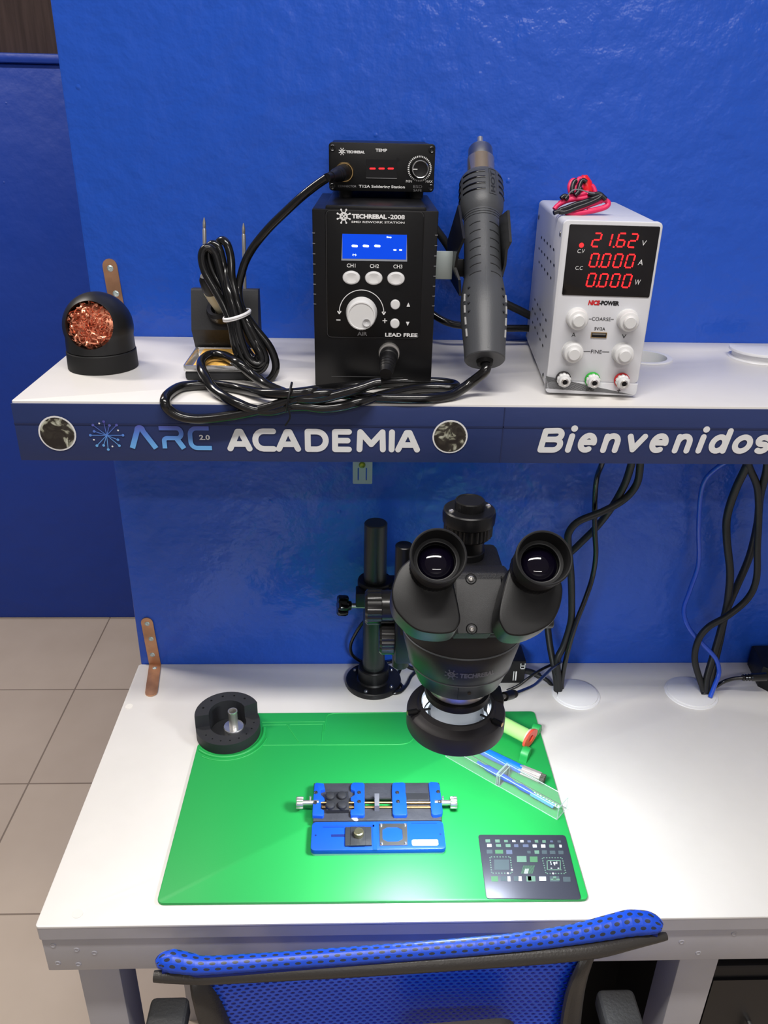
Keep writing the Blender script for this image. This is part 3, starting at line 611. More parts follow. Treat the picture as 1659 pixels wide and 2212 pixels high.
for a, b_ in [((-0.01128, 0.02965), (-0.00697, 0.02973)), ((-0.00242, 0.0298), (0.0019, 0.02988)), ((0.00654, 0.02996), (0.01086, 0.03003))]: t.stroke([a, b_], .0015, -.0006)
t.build('display_dashes', red_glow, dw)
t = B(Matrix.Translation((0, 0, dz))); t.lathe([(0, 0), (.0082, 0), (.0082, .0105), (.0076, .0114), (.0070, .0111), (0, .0111)], Matrix.Translation((kc[0], 0, kc[1])) @ FRONT, 60, flute=(30, .0002, 1, 2)); kb = t.build('temperature_knob', black_plastic, T)
t = B(Matrix.Translation((0, 0, dz))); t.lathe([(.0082, .0104), (.0077, .0116), (.0072, .0113), (.0076, .0104)], Matrix.Translation((kc[0], 0, kc[1])) @ FRONT, 60); t.build('knob_rim', chrome, kb)
t = B(Matrix.Translation((0, 0, dz))); t.stroke([(kc[0]-.0072, kc[1]), (kc[0]-.0032, kc[1])], .0007, -.0114); t.build('knob_pointer', white_print, kb)
cc = (-0.03684, 0.0259)
t = B(Matrix.Translation((0, 0, dz))); t.lathe([(.0076, 0), (.0094, 0), (.0094, .0022), (.0086, .0034), (.0078, .0034), (.0076, 0)], Matrix.Translation((cc[0], 0, cc[1])) @ FRONT, 48, flute=(40, .0002, 1, 2)); t.build('connector_ring', brass, T)
t = B(Matrix.Translation((0, 0, dz))); c = (0.01546, 0.03842); t.disc(c[0], c[1], .0014, -.0004); t.build('indicator_dimple', black_gloss, T)

# ------------------------------------------------------------------ hot air gun
P0 = Vector((0.2024, -0.222, 1.2743)); P1 = Vector((0.2078, -0.05, 1.4677))
GD = (P1-P0); GL = GD.length; GD = GD/GL
gx = Vector((1, 0, 0)); gx = (gx-GD*gx.dot(GD)).normalized(); gy = GD.cross(gx)
GM = Matrix(((gx.x, gy.x, GD.x, P0.x), (gx.y, gy.y, GD.y, P0.y), (gx.z, gy.z, GD.z, P0.z), (0, 0, 0, 1)))
o = thing('hot_air_gun', 'grey hot air gun with steel nozzle leaning in cradle beside the rework station', 'hot air gun', tuple(P0))
gp_ = [(0.00319, 0.2589), (0.00318, 0.24549), (0.01173, 0.24549), (0.0127, 0.24375), (0.01314, 0.23159), (0.01435, 0.23109), (0.01449, 0.20825), (0.01932, 0.20825), (0.02171, 0.20477), (0.02262, 0.19732), (0.02296, 0.17771), (0.02218, 0.16952), (0.02048, 0.16455), (0.01879, 0.16107), (0.01873, 0.11241), (0.01906, 0.09131), (0.02151, 0.07566), (0.02302, 0.0625), (0.0229, 0.04711), (0.02163, 0.02948), (0.02039, 0.01434), (0.01983, -6e-05)]
g = lambda a, b_: [(r, z) for r, z in gp_[a:b_]][::-1]
t = B(); t.lathe([(0, gp_[1][1])]+g(0, 2)[0:0]+[(gp_[1][0], gp_[1][1]-.002), (gp_[0][0], gp_[0][1]), (gp_[0][0]*.7, gp_[0][1]), (gp_[0][0]*.7, gp_[0][1]-.008), (0, gp_[0][1]-.008)], GM, 28); t.build('nozzle_tip', steel, o, world=True)
t = B(); t.lathe([(0, gp_[6][1]-.01), (gp_[6][0], gp_[6][1]-.01), (gp_[5][0], gp_[5][1]), (gp_[4][0], gp_[4][1]), (0, gp_[4][1])], GM, 40); t.build('nozzle_barrel', mat('warm_steel', (214, 196, 172), .18, .85), o, world=True)
t = B(); t.lathe([(0, gp_[4][1]), (gp_[3][0]+.0004, gp_[4][1]), (gp_[3][0], gp_[3][1]), (gp_[2][0], gp_[2][1]), (0, gp_[2][1])], GM, 40); t.build('nozzle_cap', dull_steel, o, world=True)
t = B(); t.lathe([(0, gp_[13][1])]+g(7, 14)+[(0, gp_[7][1])], GM, 48); t.build('vented_collar', grey_plastic, o, world=True)
pr = g(13, 22); t = B(); z0 = pr[0][1]
t.lathe([(0, z0), (.010, z0), (.0105, z0-.002) if 0 else (.0108, z0), (pr[0][0]-.001, z0), (pr[0][0], z0+.001)]+pr[1:]+[(0, pr[-1][1])], GM, 56); t.build('handle', grey_plastic, o, world=True)
# collar slots, grip ribs
def surf(a, z, dr=0):      # angle measured from the side that faces the camera
    for (r0, z0_), (r1, z1_) in zip(gp_, gp_[1:]):
        if z1_ <= z <= z0_: r = r0+(r1-r0)*((z-z0_)/(z1_-z0_+1e-9)); break
    else: r = gp_[-1][0]
    q = math.radians(a); return GM @ Vector((math.sin(q)*(r+dr), -math.cos(q)*(r+dr), z))
zc0, zc1 = gp_[11][1], gp_[8][1]
for sgn, a0, a1 in ((0, -62, 2), (0, 42, 80), (0, -130, -75)):
    for k in range(4):
        z = zc0+(zc1-zc0)*(.28+.20*k)
        t = B(); t.tube([surf(a0+(a1-a0)*j/8, z, -.0004) for j in range(9)], .0014, n=8, sub=2, flat=.8); t.build('vent_slot', black_gloss, o, world=True)
t = B(); zm = (zc0+zc1)/2+.002; hh = (zc1-zc0)*.42
for a_, b_ in (((12, -1), (12, 1)), ((32, -1), (32, 1)), ((12, -1), (32, -1)), ((12, 1), (32, 1))):
    t.tube([surf(a_[0]+(b_[0]-a_[0])*j/5, zm+hh*(a_[1]+(b_[1]-a_[1])*j/5), .0001) for j in range(6)], .0003, n=6, sub=1)
def hot_wrap(v): return WM[o.name].inverted() @ surf(22+v.x*1000, v.z, .0003)
tt = B(); tt.text('HOT', (-.006, zm-hh*.85, .006, zm+hh*.85), 0, bold=.02, rot=PI/2)
for v in tt.bm.verts: v.co = surf(22+v.co.x*1000, v.co.z, .0004)
me_ = bpy.data.meshes.new('tmp'); tt.bm.to_mesh(me_); t.bm.from_mesh(me_); tt.bm.free(); t.build('hot_marking', mat('mark_grey', (44, 45, 48), .4), o, world=True)
zr = gp_[13][1]; t = B()
for k in range(3): t.tube([surf(a, zr-.002-.0028*k, .0001) for a in range(-85, 86, 17)], .0004, n=6, sub=1)
for k in range(7):
    z = zr-.017-.0095*k
    for s_ in (-1, 1): t.tube([surf(s_*(14+j*6), z-(.0012*(j/5)**2), .0001) for j in range(7)], .0005, n=6, sub=1)
t.build('grip_ribs', mat('rib_grey', (46, 47, 50), .4), o, world=True)
t = B(); t.tube([surf(0, .004+(zr-.012)*j/20, .00005) for j in range(21)], .0003, n=6, sub=1); t.build('mould_seam', mat('seam_grey', (98, 100, 104), .4), o, world=True)
for s_ in (-1, 1):
    for k in range(4):
        t = B(); z = .020+k*.0125; t.tube([surf(s_*62, z, .0001), surf(s_*62, z+.008, .0001)], .0012, n=8, smooth=False); t.build('side_vent', mat('vent_pale', (150, 150, 150), .5), o, world=True)  # vent bars in a paler grey than the handle
    t = B()
    for k in range(4):
        z = .044+k*.0085; t.tube([surf(s_*46, z, 0), surf(s_*48, z+.0012, .0002)], .0014, n=8, smooth=False)
    t.build('grip_dots', mat('rib_grey', (46, 47, 50)), o, world=True)
t = B(); t.lathe([(0, -.004), (.0075, -.004), (.0085, 0.0005), (0, .0005)], GM, 28); t.build('strain_relief', rubber, o, world=True)
# its long cord, tied in a loop on the shelf
E0 = GM @ Vector((0, 0, -.002)); E1 = GM @ Vector((0, -.003, -.012))
A_ = [(0.1895, -0.2297, 1.2547), (0.1789, -0.2348, 1.2487), (0.1681, -0.2413, 1.2447), (0.1489, -0.2497, 1.2447), (0.1305, -0.2515, 1.2447), (0.1103, -0.2508, 1.2447), (0.0901, -0.2487, 1.2447), (0.0698, -0.2477, 1.2467), (0.0501, -0.2595, 1.252), (0.0302, -0.2595, 1.2493), (0.0142, -0.2595, 1.2442), (-0.01, -0.2595, 1.236), (-0.0403, -0.2595, 1.2291), (-0.0705, -0.2595, 1.2254), (-0.0882, -0.2595, 1.2278), (-0.0985, -0.2595, 1.2343), (-0.1017, -0.2595, 1.2415), (-0.1015, -0.2469, 1.2447), (-0.0964, -0.2246, 1.2447), (-0.0868, -0.216, 1.2447), (-0.0666, -0.2126, 1.2447), (-0.0491, -0.2184, 1.2447), (-0.0335, -0.2269, 1.2447), (-0.0103, -0.2509, 1.2487), (0.0104, -0.2595, 1.2512), (0.0263, -0.2595, 1.2526), (0.04, -0.2561, 1.2537), (0.0591, -0.2186, 1.2447), (0.0907, -0.2063, 1.2447), (0.1231, -0.1966, 1.2447), (0.1555, -0.1956, 1.2447), (0.1723, -0.2009, 1.2447), (0.1774, -0.2094, 1.2447), (0.1707, -0.2167, 1.2447), (0.1539, -0.2151, 1.2447), (0.1324, -0.2206, 1.2447), (0.1066, -0.239, 1.2447)]
B_ = [(0.0819, -0.2595, 1.2444), (0.0639, -0.2595, 1.2392), (0.0459, -0.2595, 1.2371), (0.0299, -0.2595, 1.2389), (0.014, -0.2595, 1.2379), (-0.0021, -0.2595, 1.234), (-0.02, -0.2595, 1.2355), (-0.0336, -0.2595, 1.2411), (-0.0464, -0.2518, 1.2447), (-0.0607, -0.2351, 1.2487), (-0.0691, -0.2234, 1.2567), (-0.0747, -0.2098, 1.2612), (-0.0778, -0.184, 1.2615), (-0.0721, -0.1634, 1.2615), (-0.0572, -0.1686, 1.2615), (-0.041, -0.1933, 1.2612), (-0.0263, -0.198, 1.2507), (-0.0101, -0.2137, 1.2447), (0.0096, -0.2497, 1.2487), (0.0222, -0.2595, 1.2468), (0.0421, -0.2595, 1.2465), (0.062, -0.2595, 1.2513), (0.0799, -0.2595, 1.2566), (0.0938, -0.2558, 1.2607)]
t = B(); t.tube([tuple(E0), tuple(E1)]+A_+B_+[(0.1002, -0.2549, 1.2615)], .0049, n=14, sub=5); t.build('cord', cord_mat, o, world=True)
q0 = WM[ST.name] @ Vector((cs[0], -.0048, cs[1]-.0006)); q1 = Vector((0.1055, -0.238, 1.2647))
qd = (q1-q0); ql = qd.length
t = B(); t.lathe([(0, 0), (.0092, 0), (.0092, .006), (.0084, .007), (.0088, .009), (.0084, .014)]+[(.0084-.0002*k-(.0006 if k % 2 else 0), .015+.0022*k) for k in range(8)]+[(.0058, ql), (0, ql)], axisM(q0, qd), 32); t.build('plug', black_plastic, o, world=True)
t = B(); TQ = Vector((0.0142, -0.2595, 1.2459))
t.tube([TQ+Vector((math.sin(a)*.0030, math.cos(a)*.0150-.0, math.sin(a)*.0130+.002)) for a in [2*PI*k/16 for k in range(16)]], .0011, n=8, closed=True, sub=2)
t.tube([TQ+Vector((0, -.014, -.004)), TQ+Vector((.002, -.017, -.012)), TQ+Vector((-.003, -.015, -.021))], .0008, n=6); t.build('wire_tie', black_plastic, o, world=True)

# ------------------------------------------------------------------ bench power supply
PS = thing('power_supply', 'white bench power supply with red digits, coiled test leads on top', 'power supply', (.31, -.2237, ZS), math.radians(-5.3))
pw = .0448; ph = .1655
shell = mat('white_grey_shell', (214, 215, 220), .36)
t = B(); t.box(-pw+.0006, .006, .0035, pw-.0006, .212, ph-.0008, bev=.005, seg=4); t.build('case', shell, PS)
zl = 0.01488
t = B(); t.prism(rrect(-pw, zl, pw, ph, .0045), .008, frm(0, .008, 0), bev=.0012, seg=3)
t.prism([(-pw, zl), (-pw, .006)]+arc(-pw+.0045, .007, .0045, .0045, 180, 270, 5)+arc(pw-.0045, .007, .0045, .0045, 270, 360, 5)+[(pw, zl)], .0092, frm(0, .008, 0), bev=.0010, seg=2); t.build('front_bezel', shell, PS)
for xx in (-.034, .034):
    for yy in (.018, .19): t = B(); t.cyl((xx, yy, 0), (xx, yy, .0045), .006, n=20); t.build('rubber_foot', rubber, PS)
s0 = (-0.04003, 0.09846, 0.04343, 0.16186)
t = B(); t.prism(rrect(s0[0]+.001, s0[1], s0[2]-.001, s0[3], .0015), .0007, FRONT, bev=.0003); scr = t.build('display_window', mat('display_black', (22, 20, 22), .1), PS); scr['label'] = 'glossy black display window'
W7 = {'0': 'abcdef', '1': 'bc', '2': 'abged', '6': 'afgedc'}
def seg7(t, ch, x, z, w, h, y):
    lean = .14; P = {'a': ((0, 1), (1, 1)), 'b': ((1, 1), (1, .5)), 'c': ((1, .5), (1, 0)), 'd': ((0, 0), (1, 0)), 'e': ((0, .5), (0, 0)), 'f': ((0, 1), (0, .5)), 'g': ((0, .5), (1, .5))}
    for s_ in W7[ch]:
        (a, b_), (c, d) = P[s_]; g_ = .12
        a2, b2, c2, d2 = a+(c-a)*g_, b_+(d-b_)*g_*.8, c-(c-a)*g_, d-(d-b_)*g_*.8
        t.stroke([(x+a2*w+lean*h*b2, z+b2*h), (x+c2*w+lean*h*d2, z+d2*h)], .00125, y, caps=False)
t = B()
rows = [[(-0.01794, 0.14312), (-0.00211, 0.14341), (0.00432, 0.14358), (0.01491, 0.1433)], [(-0.01787, 0.12526), (-0.00718, 0.12528), (0.00379, 0.1253), (0.01475, 0.12532)], [(-0.01829, 0.10731), (-0.00719, 0.10734), (0.00388, 0.10753), (0.01467, 0.10741)]]
for row, s_, nw in zip(rows, ('2162', '0000', '0000'), (0, 1, 2)):
    for (x, z), ch in zip(row, s_): seg7(t, ch, x+(.0006 if ch != '1' else -.0055), z, .0066, .0116, -.0012)
    kx = row[1][0]-.0008 if nw else row[2][0]-.0016
    t.disc(kx+.0002, row[0][1]+.0001, .0008, -.0012, n=12)
cl = (-0.02642, 0.14388); t.disc(cl[0], cl[1], .0021, -.0012)
t.build('red_digits', red_glow, scr)
t = Parts(white_print, scr)
for s_, b_ in (('V', (0.02798, 0.14505, 0.03205, 0.14961)), ('A', (0.02692, 0.12783, 0.03137, 0.13276)), ('W', (0.02702, 0.11001, 0.03206, 0.11472)), ('C.V', (-0.0294, 0.13698, -0.02261, 0.14052)), ('C.C', (-0.02949, 0.12206, -0.02268, 0.12536))): t.text(s_, b_, -.0012, shear=.15); t.cut('unit_letter')
t = B(); t.text('NICE', (-0.01349, 0.08979, -0.00245, 0.09443), -.0003, bold=.06, shear=.15); t.build('red_lettering', red_print, PS)
t = Parts(black_print, PS)
for s_, b_, bo in (('-POWER', (-0.00305, 0.09006, 0.01567, 0.09431), .06), ('COARSE', (-0.00812, 0.07537, 0.0097, 0.07863), 0), ('5V/2A', (-0.0046, 0.06627, 0.00576, 0.06919), .01), ('A', (-0.02536, 0.0591, -0.02149, 0.06305), 0), ('V', (0.02246, 0.05917, 0.02656, 0.06309), 0), ('FINE', (-0.00483, 0.04358, 0.00543, 0.0472), 0)):
    t.text(s_, b_, -.0003, bold=bo); t.cut('panel_word')
for a, b_ in [((-0.01093, 0.0767), (-0.00849, 0.07678)), ((0.01007, 0.07708), (0.0125, 0.07716)), ((-0.01203, 0.0452), (-0.00538, 0.04543)), ((0.00579, 0.04551), (0.0126, 0.04559))]: t.stroke([a, b_], .0005, -.0003, caps=False); t.cut('printed_line')
for s_, b_ in (('-', (-0.03078, 0.00781, -0.02788, 0.00819)), ('GND', (-0.00514, 0.00665, 0.00268, 0.00966)), ('+', (0.02504, 0.006, 0.02883, 0.00932))): t.text(s_, b_, -.0024, bold=.01); t.cut('terminal_mark')
u0 = (-0.00703, 0.05901, 0.00798, 0.06429)
t = B(); t.prism([(u0[0], u0[1]), (u0[2], u0[1]), (u0[2], u0[3]), (u0[0], u0[3])], .0008, FRONT, hole=[(u0[0]+.0006, u0[1]+.0006), (u0[2]-.0006, u0[1]+.0006), (u0[2]-.0006, u0[3]-.0006), (u0[0]+.0006, u0[3]-.0006)]); usb = t.build('usb_port', brass, PS)
t = B(); t.box(u0[0]+.0005, -.0003, u0[1]+.0005, u0[2]-.0005, -.0001, u0[3]-.0005); t.build('port_cavity', black_gloss, usb)
t = B(); t.box(u0[0]+.0012, -.0007, u0[1]+.0028, u0[2]-.0012, -.0002, u0[3]-.001); t.build('contact_tongue', dull_steel, usb)
for c in [(-0.02246, 0.07725), (0.02526, 0.07726), (-0.02294, 0.0453), (0.02518, 0.04539)]:
    t = B(); t.lathe([(0, 0), (.0103, 0), (.0103, .0008), (.0098, .001), (.0094, .010), (.0086, .0112), (.0062, .0118), (.0058, .0145), (.0050, .0152), (0, .0152)], Matrix.Translation((c[0], 0, c[1])) @ FRONT, 36); t.build('dial', knob_white, PS)
for c, cm, nm in zip([(-0.02884, 0.01816), (-0.00048, 0.01824), (0.02789, 0.01864)], (mat('ring_black', (48, 46, 48), .5), mat('ring_green', (40, 170, 50), .45), mat('ring_red', (200, 34, 40), .45)), ('black ringed terminal', 'green ringed terminal', 'red ringed terminal')):
    t = B(); t.lathe([(0, 0), (.0074, 0), (.0074, .0022), (.0068, .0032), (0, .0032)], Matrix.Translation((c[0], -.0018, c[1])) @ FRONT, 32); rr = t.build('binding_post', cm, PS); rr['label'] = nm
    t = B(); t.lathe([(0, .003), (.0066, .003), (.0068, .007), (.0056, .008), (.0054, .0125), (.0038, .0135), (0, .0125)], Matrix.Translation((c[0], -.0018, c[1])) @ FRONT, 48, flute=(10, .0006, 1, 2)); t.build('post_cap', knob_white, rr)
    t = B(); t.lathe([(.0022, .0120), (.0034, .0122), (.0036, .0138), (.0032, .0141), (.0024, .0138), (.0022, .0120)], Matrix.Translation((c[0], -.0018, c[1])) @ FRONT, 28); t.build('socket_rim', steel, rr)
    t = B(); t.lathe([(0, .0134), (.0025, .0134), (.0025, .0136), (0, .0136)], Matrix.Translation((c[0], -.0018, c[1])) @ FRONT, 20); t.build('socket_hole', black_gloss, rr)
vs = B()
for (a, b_, n_) in [((0.15273, 0.13082), (0.04855, 0.13261), 5), ((0.16464, 0.1176), (0.03489, 0.11988), 6), ((0.15267, 0.10478), (0.04795, 0.10568), 5), ((0.15698, 0.06268), (0.05058, 0.06311), 5), ((0.16955, 0.04966), (0.03828, 0.04951), 6), ((0.15725, 0.03692), (0.05465, 0.03591), 5)]:
    for k in range(n_):
        yy = a[0]+(b_[0]-a[0])*k/(n_-1); zz = a[1]+(b_[1]-a[1])*k/(n_-1)
        vs.prism([(yy-.0032, zz-.0011), (yy+.0032, zz-.0011), (yy+.0042, zz), (yy+.0032, zz+.0011), (yy-.0032, zz+.0011), (yy-.0042, zz)], .0004, Matrix(((0, 0, 1, -.0445), (1, 0, 0, 0), (0, 1, 0, 0), (0, 0, 0, 1))))
vs.build('vent_slots', mat('vent_dark', (40, 40, 44), .6), PS)
for yy, zz in [(0.01475, 0.15153), (0.19434, 0.14762), (0.02797, 0.01161), (0.20361, 0.01134)]:
    t = B(); t.lathe([(0, .0012), (.002, .001), (.0030, 0)], axisM((-.0442, yy, zz), (-1, 0, 0)), 16); t.build('screw', dull_steel, PS)

# test leads
pinkred = mat('pink_red_wire', (224, 40, 96), .4); leadblack = mat('lead_black', (28, 28, 34), .3)
o = thing('test_leads', 'bundle of red and black test leads twisted together on the power supply', 'test leads', (0.2974, -0.1359, 1.405))
def lead(pl, r=.0017): t_ = B(); t_.tube(pl, r, n=10, sub=5); return t_
lw = [[(0.267, -0.1707, 1.4092), (0.2711, -0.1689, 1.4132), (0.2793, -0.1672, 1.417), (0.288, -0.1656, 1.4207), (0.2963, -0.1644, 1.4234), (0.2989, -0.1639, 1.4245), (0.2992, -0.165, 1.4222)], [(0.2721, -0.1684, 1.4143), (0.2774, -0.1668, 1.4179), (0.2841, -0.1648, 1.4223), (0.287, -0.1622, 1.428), (0.2889, -0.1598, 1.4333), (0.291, -0.1586, 1.4359), (0.2932, -0.159, 1.4351), (0.2938, -0.1608, 1.4312), (0.2928, -0.1622, 1.4281)], [(0.2824, -0.164, 1.4241), (0.2816, -0.1616, 1.4293), (0.2835, -0.1596, 1.4336), (0.286, -0.1592, 1.4345), (0.2869, -0.1604, 1.432)], [(0.2794, -0.1719, 1.4068), (0.2891, -0.1709, 1.4091), (0.2988, -0.1694, 1.4126), (0.3085, -0.168, 1.4158), (0.3139, -0.1671, 1.4178), (0.3178, -0.1674, 1.4172), (0.3195, -0.1684, 1.4151), (0.3173, -0.1698, 1.412), (0.3086, -0.171, 1.4092), (0.294, -0.1721, 1.4066), (0.2814, -0.1724, 1.4058), (0.2784, -0.1714, 1.4079), (0.2843, -0.17, 1.411), (0.2988, -0.1684, 1.4147), (0.3129, -0.1674, 1.4171)], [(0.2735, -0.168, 1.4152), (0.2842, -0.1668, 1.418), (0.2939, -0.1664, 1.419), (0.3017, -0.1658, 1.4205)], [(0.3109, -0.1668, 1.4184), (0.3148, -0.1668, 1.4185), (0.3183, -0.1678, 1.4164), (0.3183, -0.1692, 1.4133), (0.311, -0.1704, 1.4106), (0.2989, -0.1714, 1.4082)], [(0.3028, -0.1612, 1.4305), (0.305, -0.1624, 1.4279), (0.3067, -0.1644, 1.4236)]]
for l in lw:
    lead(l, .0023).build('red_wire', pinkred, o, world=True)
lw = [[(0.3115, -0.169, 1.4227), (0.3049, -0.1702, 1.42), (0.2953, -0.1716, 1.4168), (0.2856, -0.1728, 1.414), (0.2774, -0.1742, 1.4109), (0.2717, -0.175, 1.409), (0.2722, -0.1759, 1.4071), (0.2784, -0.1756, 1.4079), (0.2881, -0.174, 1.4115), (0.2977, -0.1726, 1.4147), (0.3074, -0.1708, 1.4187), (0.3112, -0.1694, 1.4218)], [(0.2831, -0.1684, 1.4235), (0.2833, -0.166, 1.4287), (0.285, -0.1638, 1.4335), (0.2874, -0.1632, 1.4348)], [(0.2889, -0.1684, 1.4236), (0.2898, -0.166, 1.4288), (0.2917, -0.1638, 1.4336), (0.2941, -0.1632, 1.4349), (0.2966, -0.164, 1.4333)], [(0.286, -0.1692, 1.4218), (0.2894, -0.1676, 1.4253), (0.2913, -0.1662, 1.4284)], [(0.2986, -0.1684, 1.4238), (0.3035, -0.1688, 1.423), (0.3093, -0.1686, 1.4235), (0.3137, -0.17, 1.4205), (0.3156, -0.1708, 1.4188)], [(0.2725, -0.1704, 1.419), (0.2754, -0.1694, 1.4212), (0.2783, -0.1698, 1.4204), (0.2764, -0.1708, 1.4182)], [(0.2654, -0.1762, 1.4064), (0.2697, -0.1756, 1.4077), (0.2746, -0.1758, 1.4074)]]
for l in lw: lead(l, .0022).build('black_wire', leadblack, o, world=True)
t = B(); c = Vector((0.2991, -0.158, 1.4277)); t.lathe([(0, -.013), (.004, -.012), (.0062, -.004), (.0066, .004), (.0045, .011), (0, .013)], axisM(c, (-.45, .2, 1)), 24)
t.build('red_clip', mat('clip_red', (230, 30, 40), .3), o, world=True)
t = B(); t.tube([(0.2772, -0.176, 1.4218), (0.2792, -0.176, 1.4249), (0.2818, -0.176, 1.427), (0.2865, -0.176, 1.4277), (0.2919, -0.176, 1.4267), (0.2974, -0.176, 1.4252), (0.3028, -0.176, 1.4247)], .0006, n=6); t.build('twist_tie', mat('tie_grey', (120, 120, 126), .3), o, world=True)

# ------------------------------------------------------------------ microscope stand
BX, BY = .104, -.0452
o = thing('microscope_stand', 'black pillar stand with round base flange and focusing arm behind the microscope', 'microscope stand', (BX, BY, ZD))
M = Matrix.Translation((BX, BY, ZD))
t = B(); t.lathe([(0, 0), (.040, 0), (.0405, .002), (.0395, .0065), (.038, .0075), (.024, .008), (.0222, .010), (.0218, .028), (.0205, .0295), (0, .0295)], M, 56); t.build('base_flange', black_metal, o, world=True)
for a in (35, 145, 250, 320):
    t = B(); t.lathe([(0, .0030), (.0018, .0028), (.0030, .0012), (.0033, 0)], axisM((BX+.0325*math.cos(math.radians(a)), BY+.0325*math.sin(math.radians(a)), ZD+.0074), (0, 0, 1)), 18); t.build('flange_screw', mat('screw_blued', (120, 122, 130), .25, .9), o, world=True)
t = B(); t.lathe([(0, .02), (.0158, .02), (.0155, .17), (.0152, .2575), (.0140, .2588), (0, .2588)], M, 40); t.build('pillar', mat('pillar_black', (38, 42, 42), .34), o, world=True)
t = B(); t.lathe([(.0150, .142), (.0225, .142), (.0235, .144), (.0235, .171), (.0225, .173), (.0150, .173)], M, 40); t.box(BX+.015, BY-.016, ZD+.144, BX+.042, BY+.016, ZD+.171, bev=.003); t.box(BX-.026, BY-.03, ZD+.146, BX-.012, BY-.008, ZD+.168, bev=.002); t.build('clamp_collar', black_plastic, o, world=True)
# star knob and its spindle
kp = Vector((0.0678, -0.062, 0.8915)); kd = Vector((-1, -.15, .12)).normalized()
t = B(); t.cyl(kp-kd*.004, kp-kd*.026, .0035, n=16); t.build('knob_spindle', dull_steel, o, world=True)
t = B(); prof = [(0, -.004), (.006, -.004), (.007, 0), (.0135, .001), (.0145, .004), (.0145, .012), (.0125, .0145), (0, .0155)]
t.lathe(prof, axisM(kp, kd), 64, flute=(6, .0035, 3, 6)); t.build('star_knob', black_gloss, o, world=True)
t = B(); t.cyl((BX+.012, BY-.012, .909), (.1315, -.195, .912), .0115, n=28); t.build('horizontal_arm', black_metal, o, world=True)
t = B(); t.cyl((.1315, -.2, .895), (.1315, -.2, 1.059), .0100, n=32, bev=.001); t.build('rack_pillar', black_metal, o, world=True)
def knob(x0, x1, y, z, r, ribs, nm):
    t = B(); h = x1-x0
    t.lathe([(0, 0), (r*.86, .0), (r, .0028), (r, h*.55), (r*.95, h*.57), (r*.95, h), (0, h)], axisM((x0, y, z), (1, 0, 0)), 80, flute=(ribs, .0009, 1, 3)); return t.build(nm, mat('glossy_knob', (32, 31, 31), .24), o, world=True)
knob(.0885, .1225, -.2, .9775, .0208, 12, 'focus_knob'); knob(.1050, .1460, -.212, .9420, .0185, 14, 'focus_knob')
t = B(); t.box(.122, -.240, .925, .230, -.185, 1.000, bev=.004); t.build('focus_block', black_metal, o, world=True)
t = B(); t.cyl((.230, -.2, .957), (.305, -.2, .957), .005, n=20); t.cyl((.292, -.2, .957), (.309, -.2, .957), .0078, n=24, bev=.001); t.build('tension_knob', mat('glossy_knob', (32, 31, 31)), o, world=True)
AX, AY = .176, -.367
t = B(); t.prism(arc(AX, AY, .0610, .0610, 25, 155, 20)+arc(AX, AY, .0570, .0570, 155, 25, 20), .014, Matrix.Translation((0, 0, 1.036))); 
rg = t; rg.box(AX-.018, -.308, 1.0, AX+.018, -.235, 1.049, bev=.004); rg.box(AX-.018, -.255, .985, AX+.018, -.235, 1.02)
holder = rg.build('ring_holder', black_metal, o, world=True)

# ------------------------------------------------------------------ stereo microscope
o = thing('stereo_microscope', 'black trinocular stereo microscope head with two rubber eyecups above the green mat', 'microscope', (AX, AY, .985))
M = Matrix.Translation((AX, AY, 0))
t = B(); t.lathe([(0, 1.0095), (.0395, 1.0095), (.0405, 1.0105), (.0478, 1.0305), (.0482, 1.0312), (.0486, 1.0318), (.0543, 1.0560), (.0556, 1.0655), (.0552, 1.0670), (.0562, 1.078), (.0558, 1.090), (.0520, 1.100), (.042, 1.109), (.03, 1.113), (0, 1.114)], M, 96); t.build('main_body', mat('micro_satin', (24, 25, 27), .36, spec=.4, bump=.02, bscale=1500), o, world=True)
t = B(); t.lathe([(.0483, 1.0303), (.0489, 1.0311), (.0485, 1.0322)], M, 96); t.lathe([(.0555, 1.0649), (.0561, 1.0657), (.0555, 1.0667)], M, 96); t.build('seam_ring', mat('seam_light', (90, 92, 94), .35), o, world=True)
t = B(); t.lathe([(0, .986), (.0255, .986), (.0262, .9875), (.0262, .9935), (.0285, .995), (.0300, 1.0005), (.0300, 1.010), (0, 1.010)], M, 64); t.build('objective_mount', steel, o, world=True)
t = B(); t.lathe([(.0272, .9855), (.0310, .9860), (.0315, .9880), (.0310, .9925), (.0272, .9935)], M, 64); t.build('objective_ring', black_plastic, o, world=True)
t = B(); t.cyl((AX+.004, AY-.0445, 1.0215), (AX+.004, AY-.0453, 1.0215), .0016, n=16); t.cyl((AX-.006, AY-.0415, 1.012), (AX-.0065, AY-.0472, 1.0295), .00018, n=6); t.build('grub_screw', black_gloss, o, world=True)
def bodywrap(v):
    z = v.z; r = .0486+(z-1.0318)*(.0543-.0486)/(1.0560-1.0318)+.00025
    a = v.x/r; return Vector((AX+r*math.sin(a), AY-r*math.cos(a), z))
t = B(); t.logo(-.0145, 1.0462, .0062, 0, wrap=bodywrap); t.text('TECHREBAL', (-.0070, 1.0432, .0255, 1.0492), 0, bold=.04, wrap=bodywrap)
bmesh.ops.transform(t.bm, matrix=Matrix(), verts=t.bm.verts); t.build('body_lettering', mat('dim_logo', (104, 104, 108), .4), o, world=True)
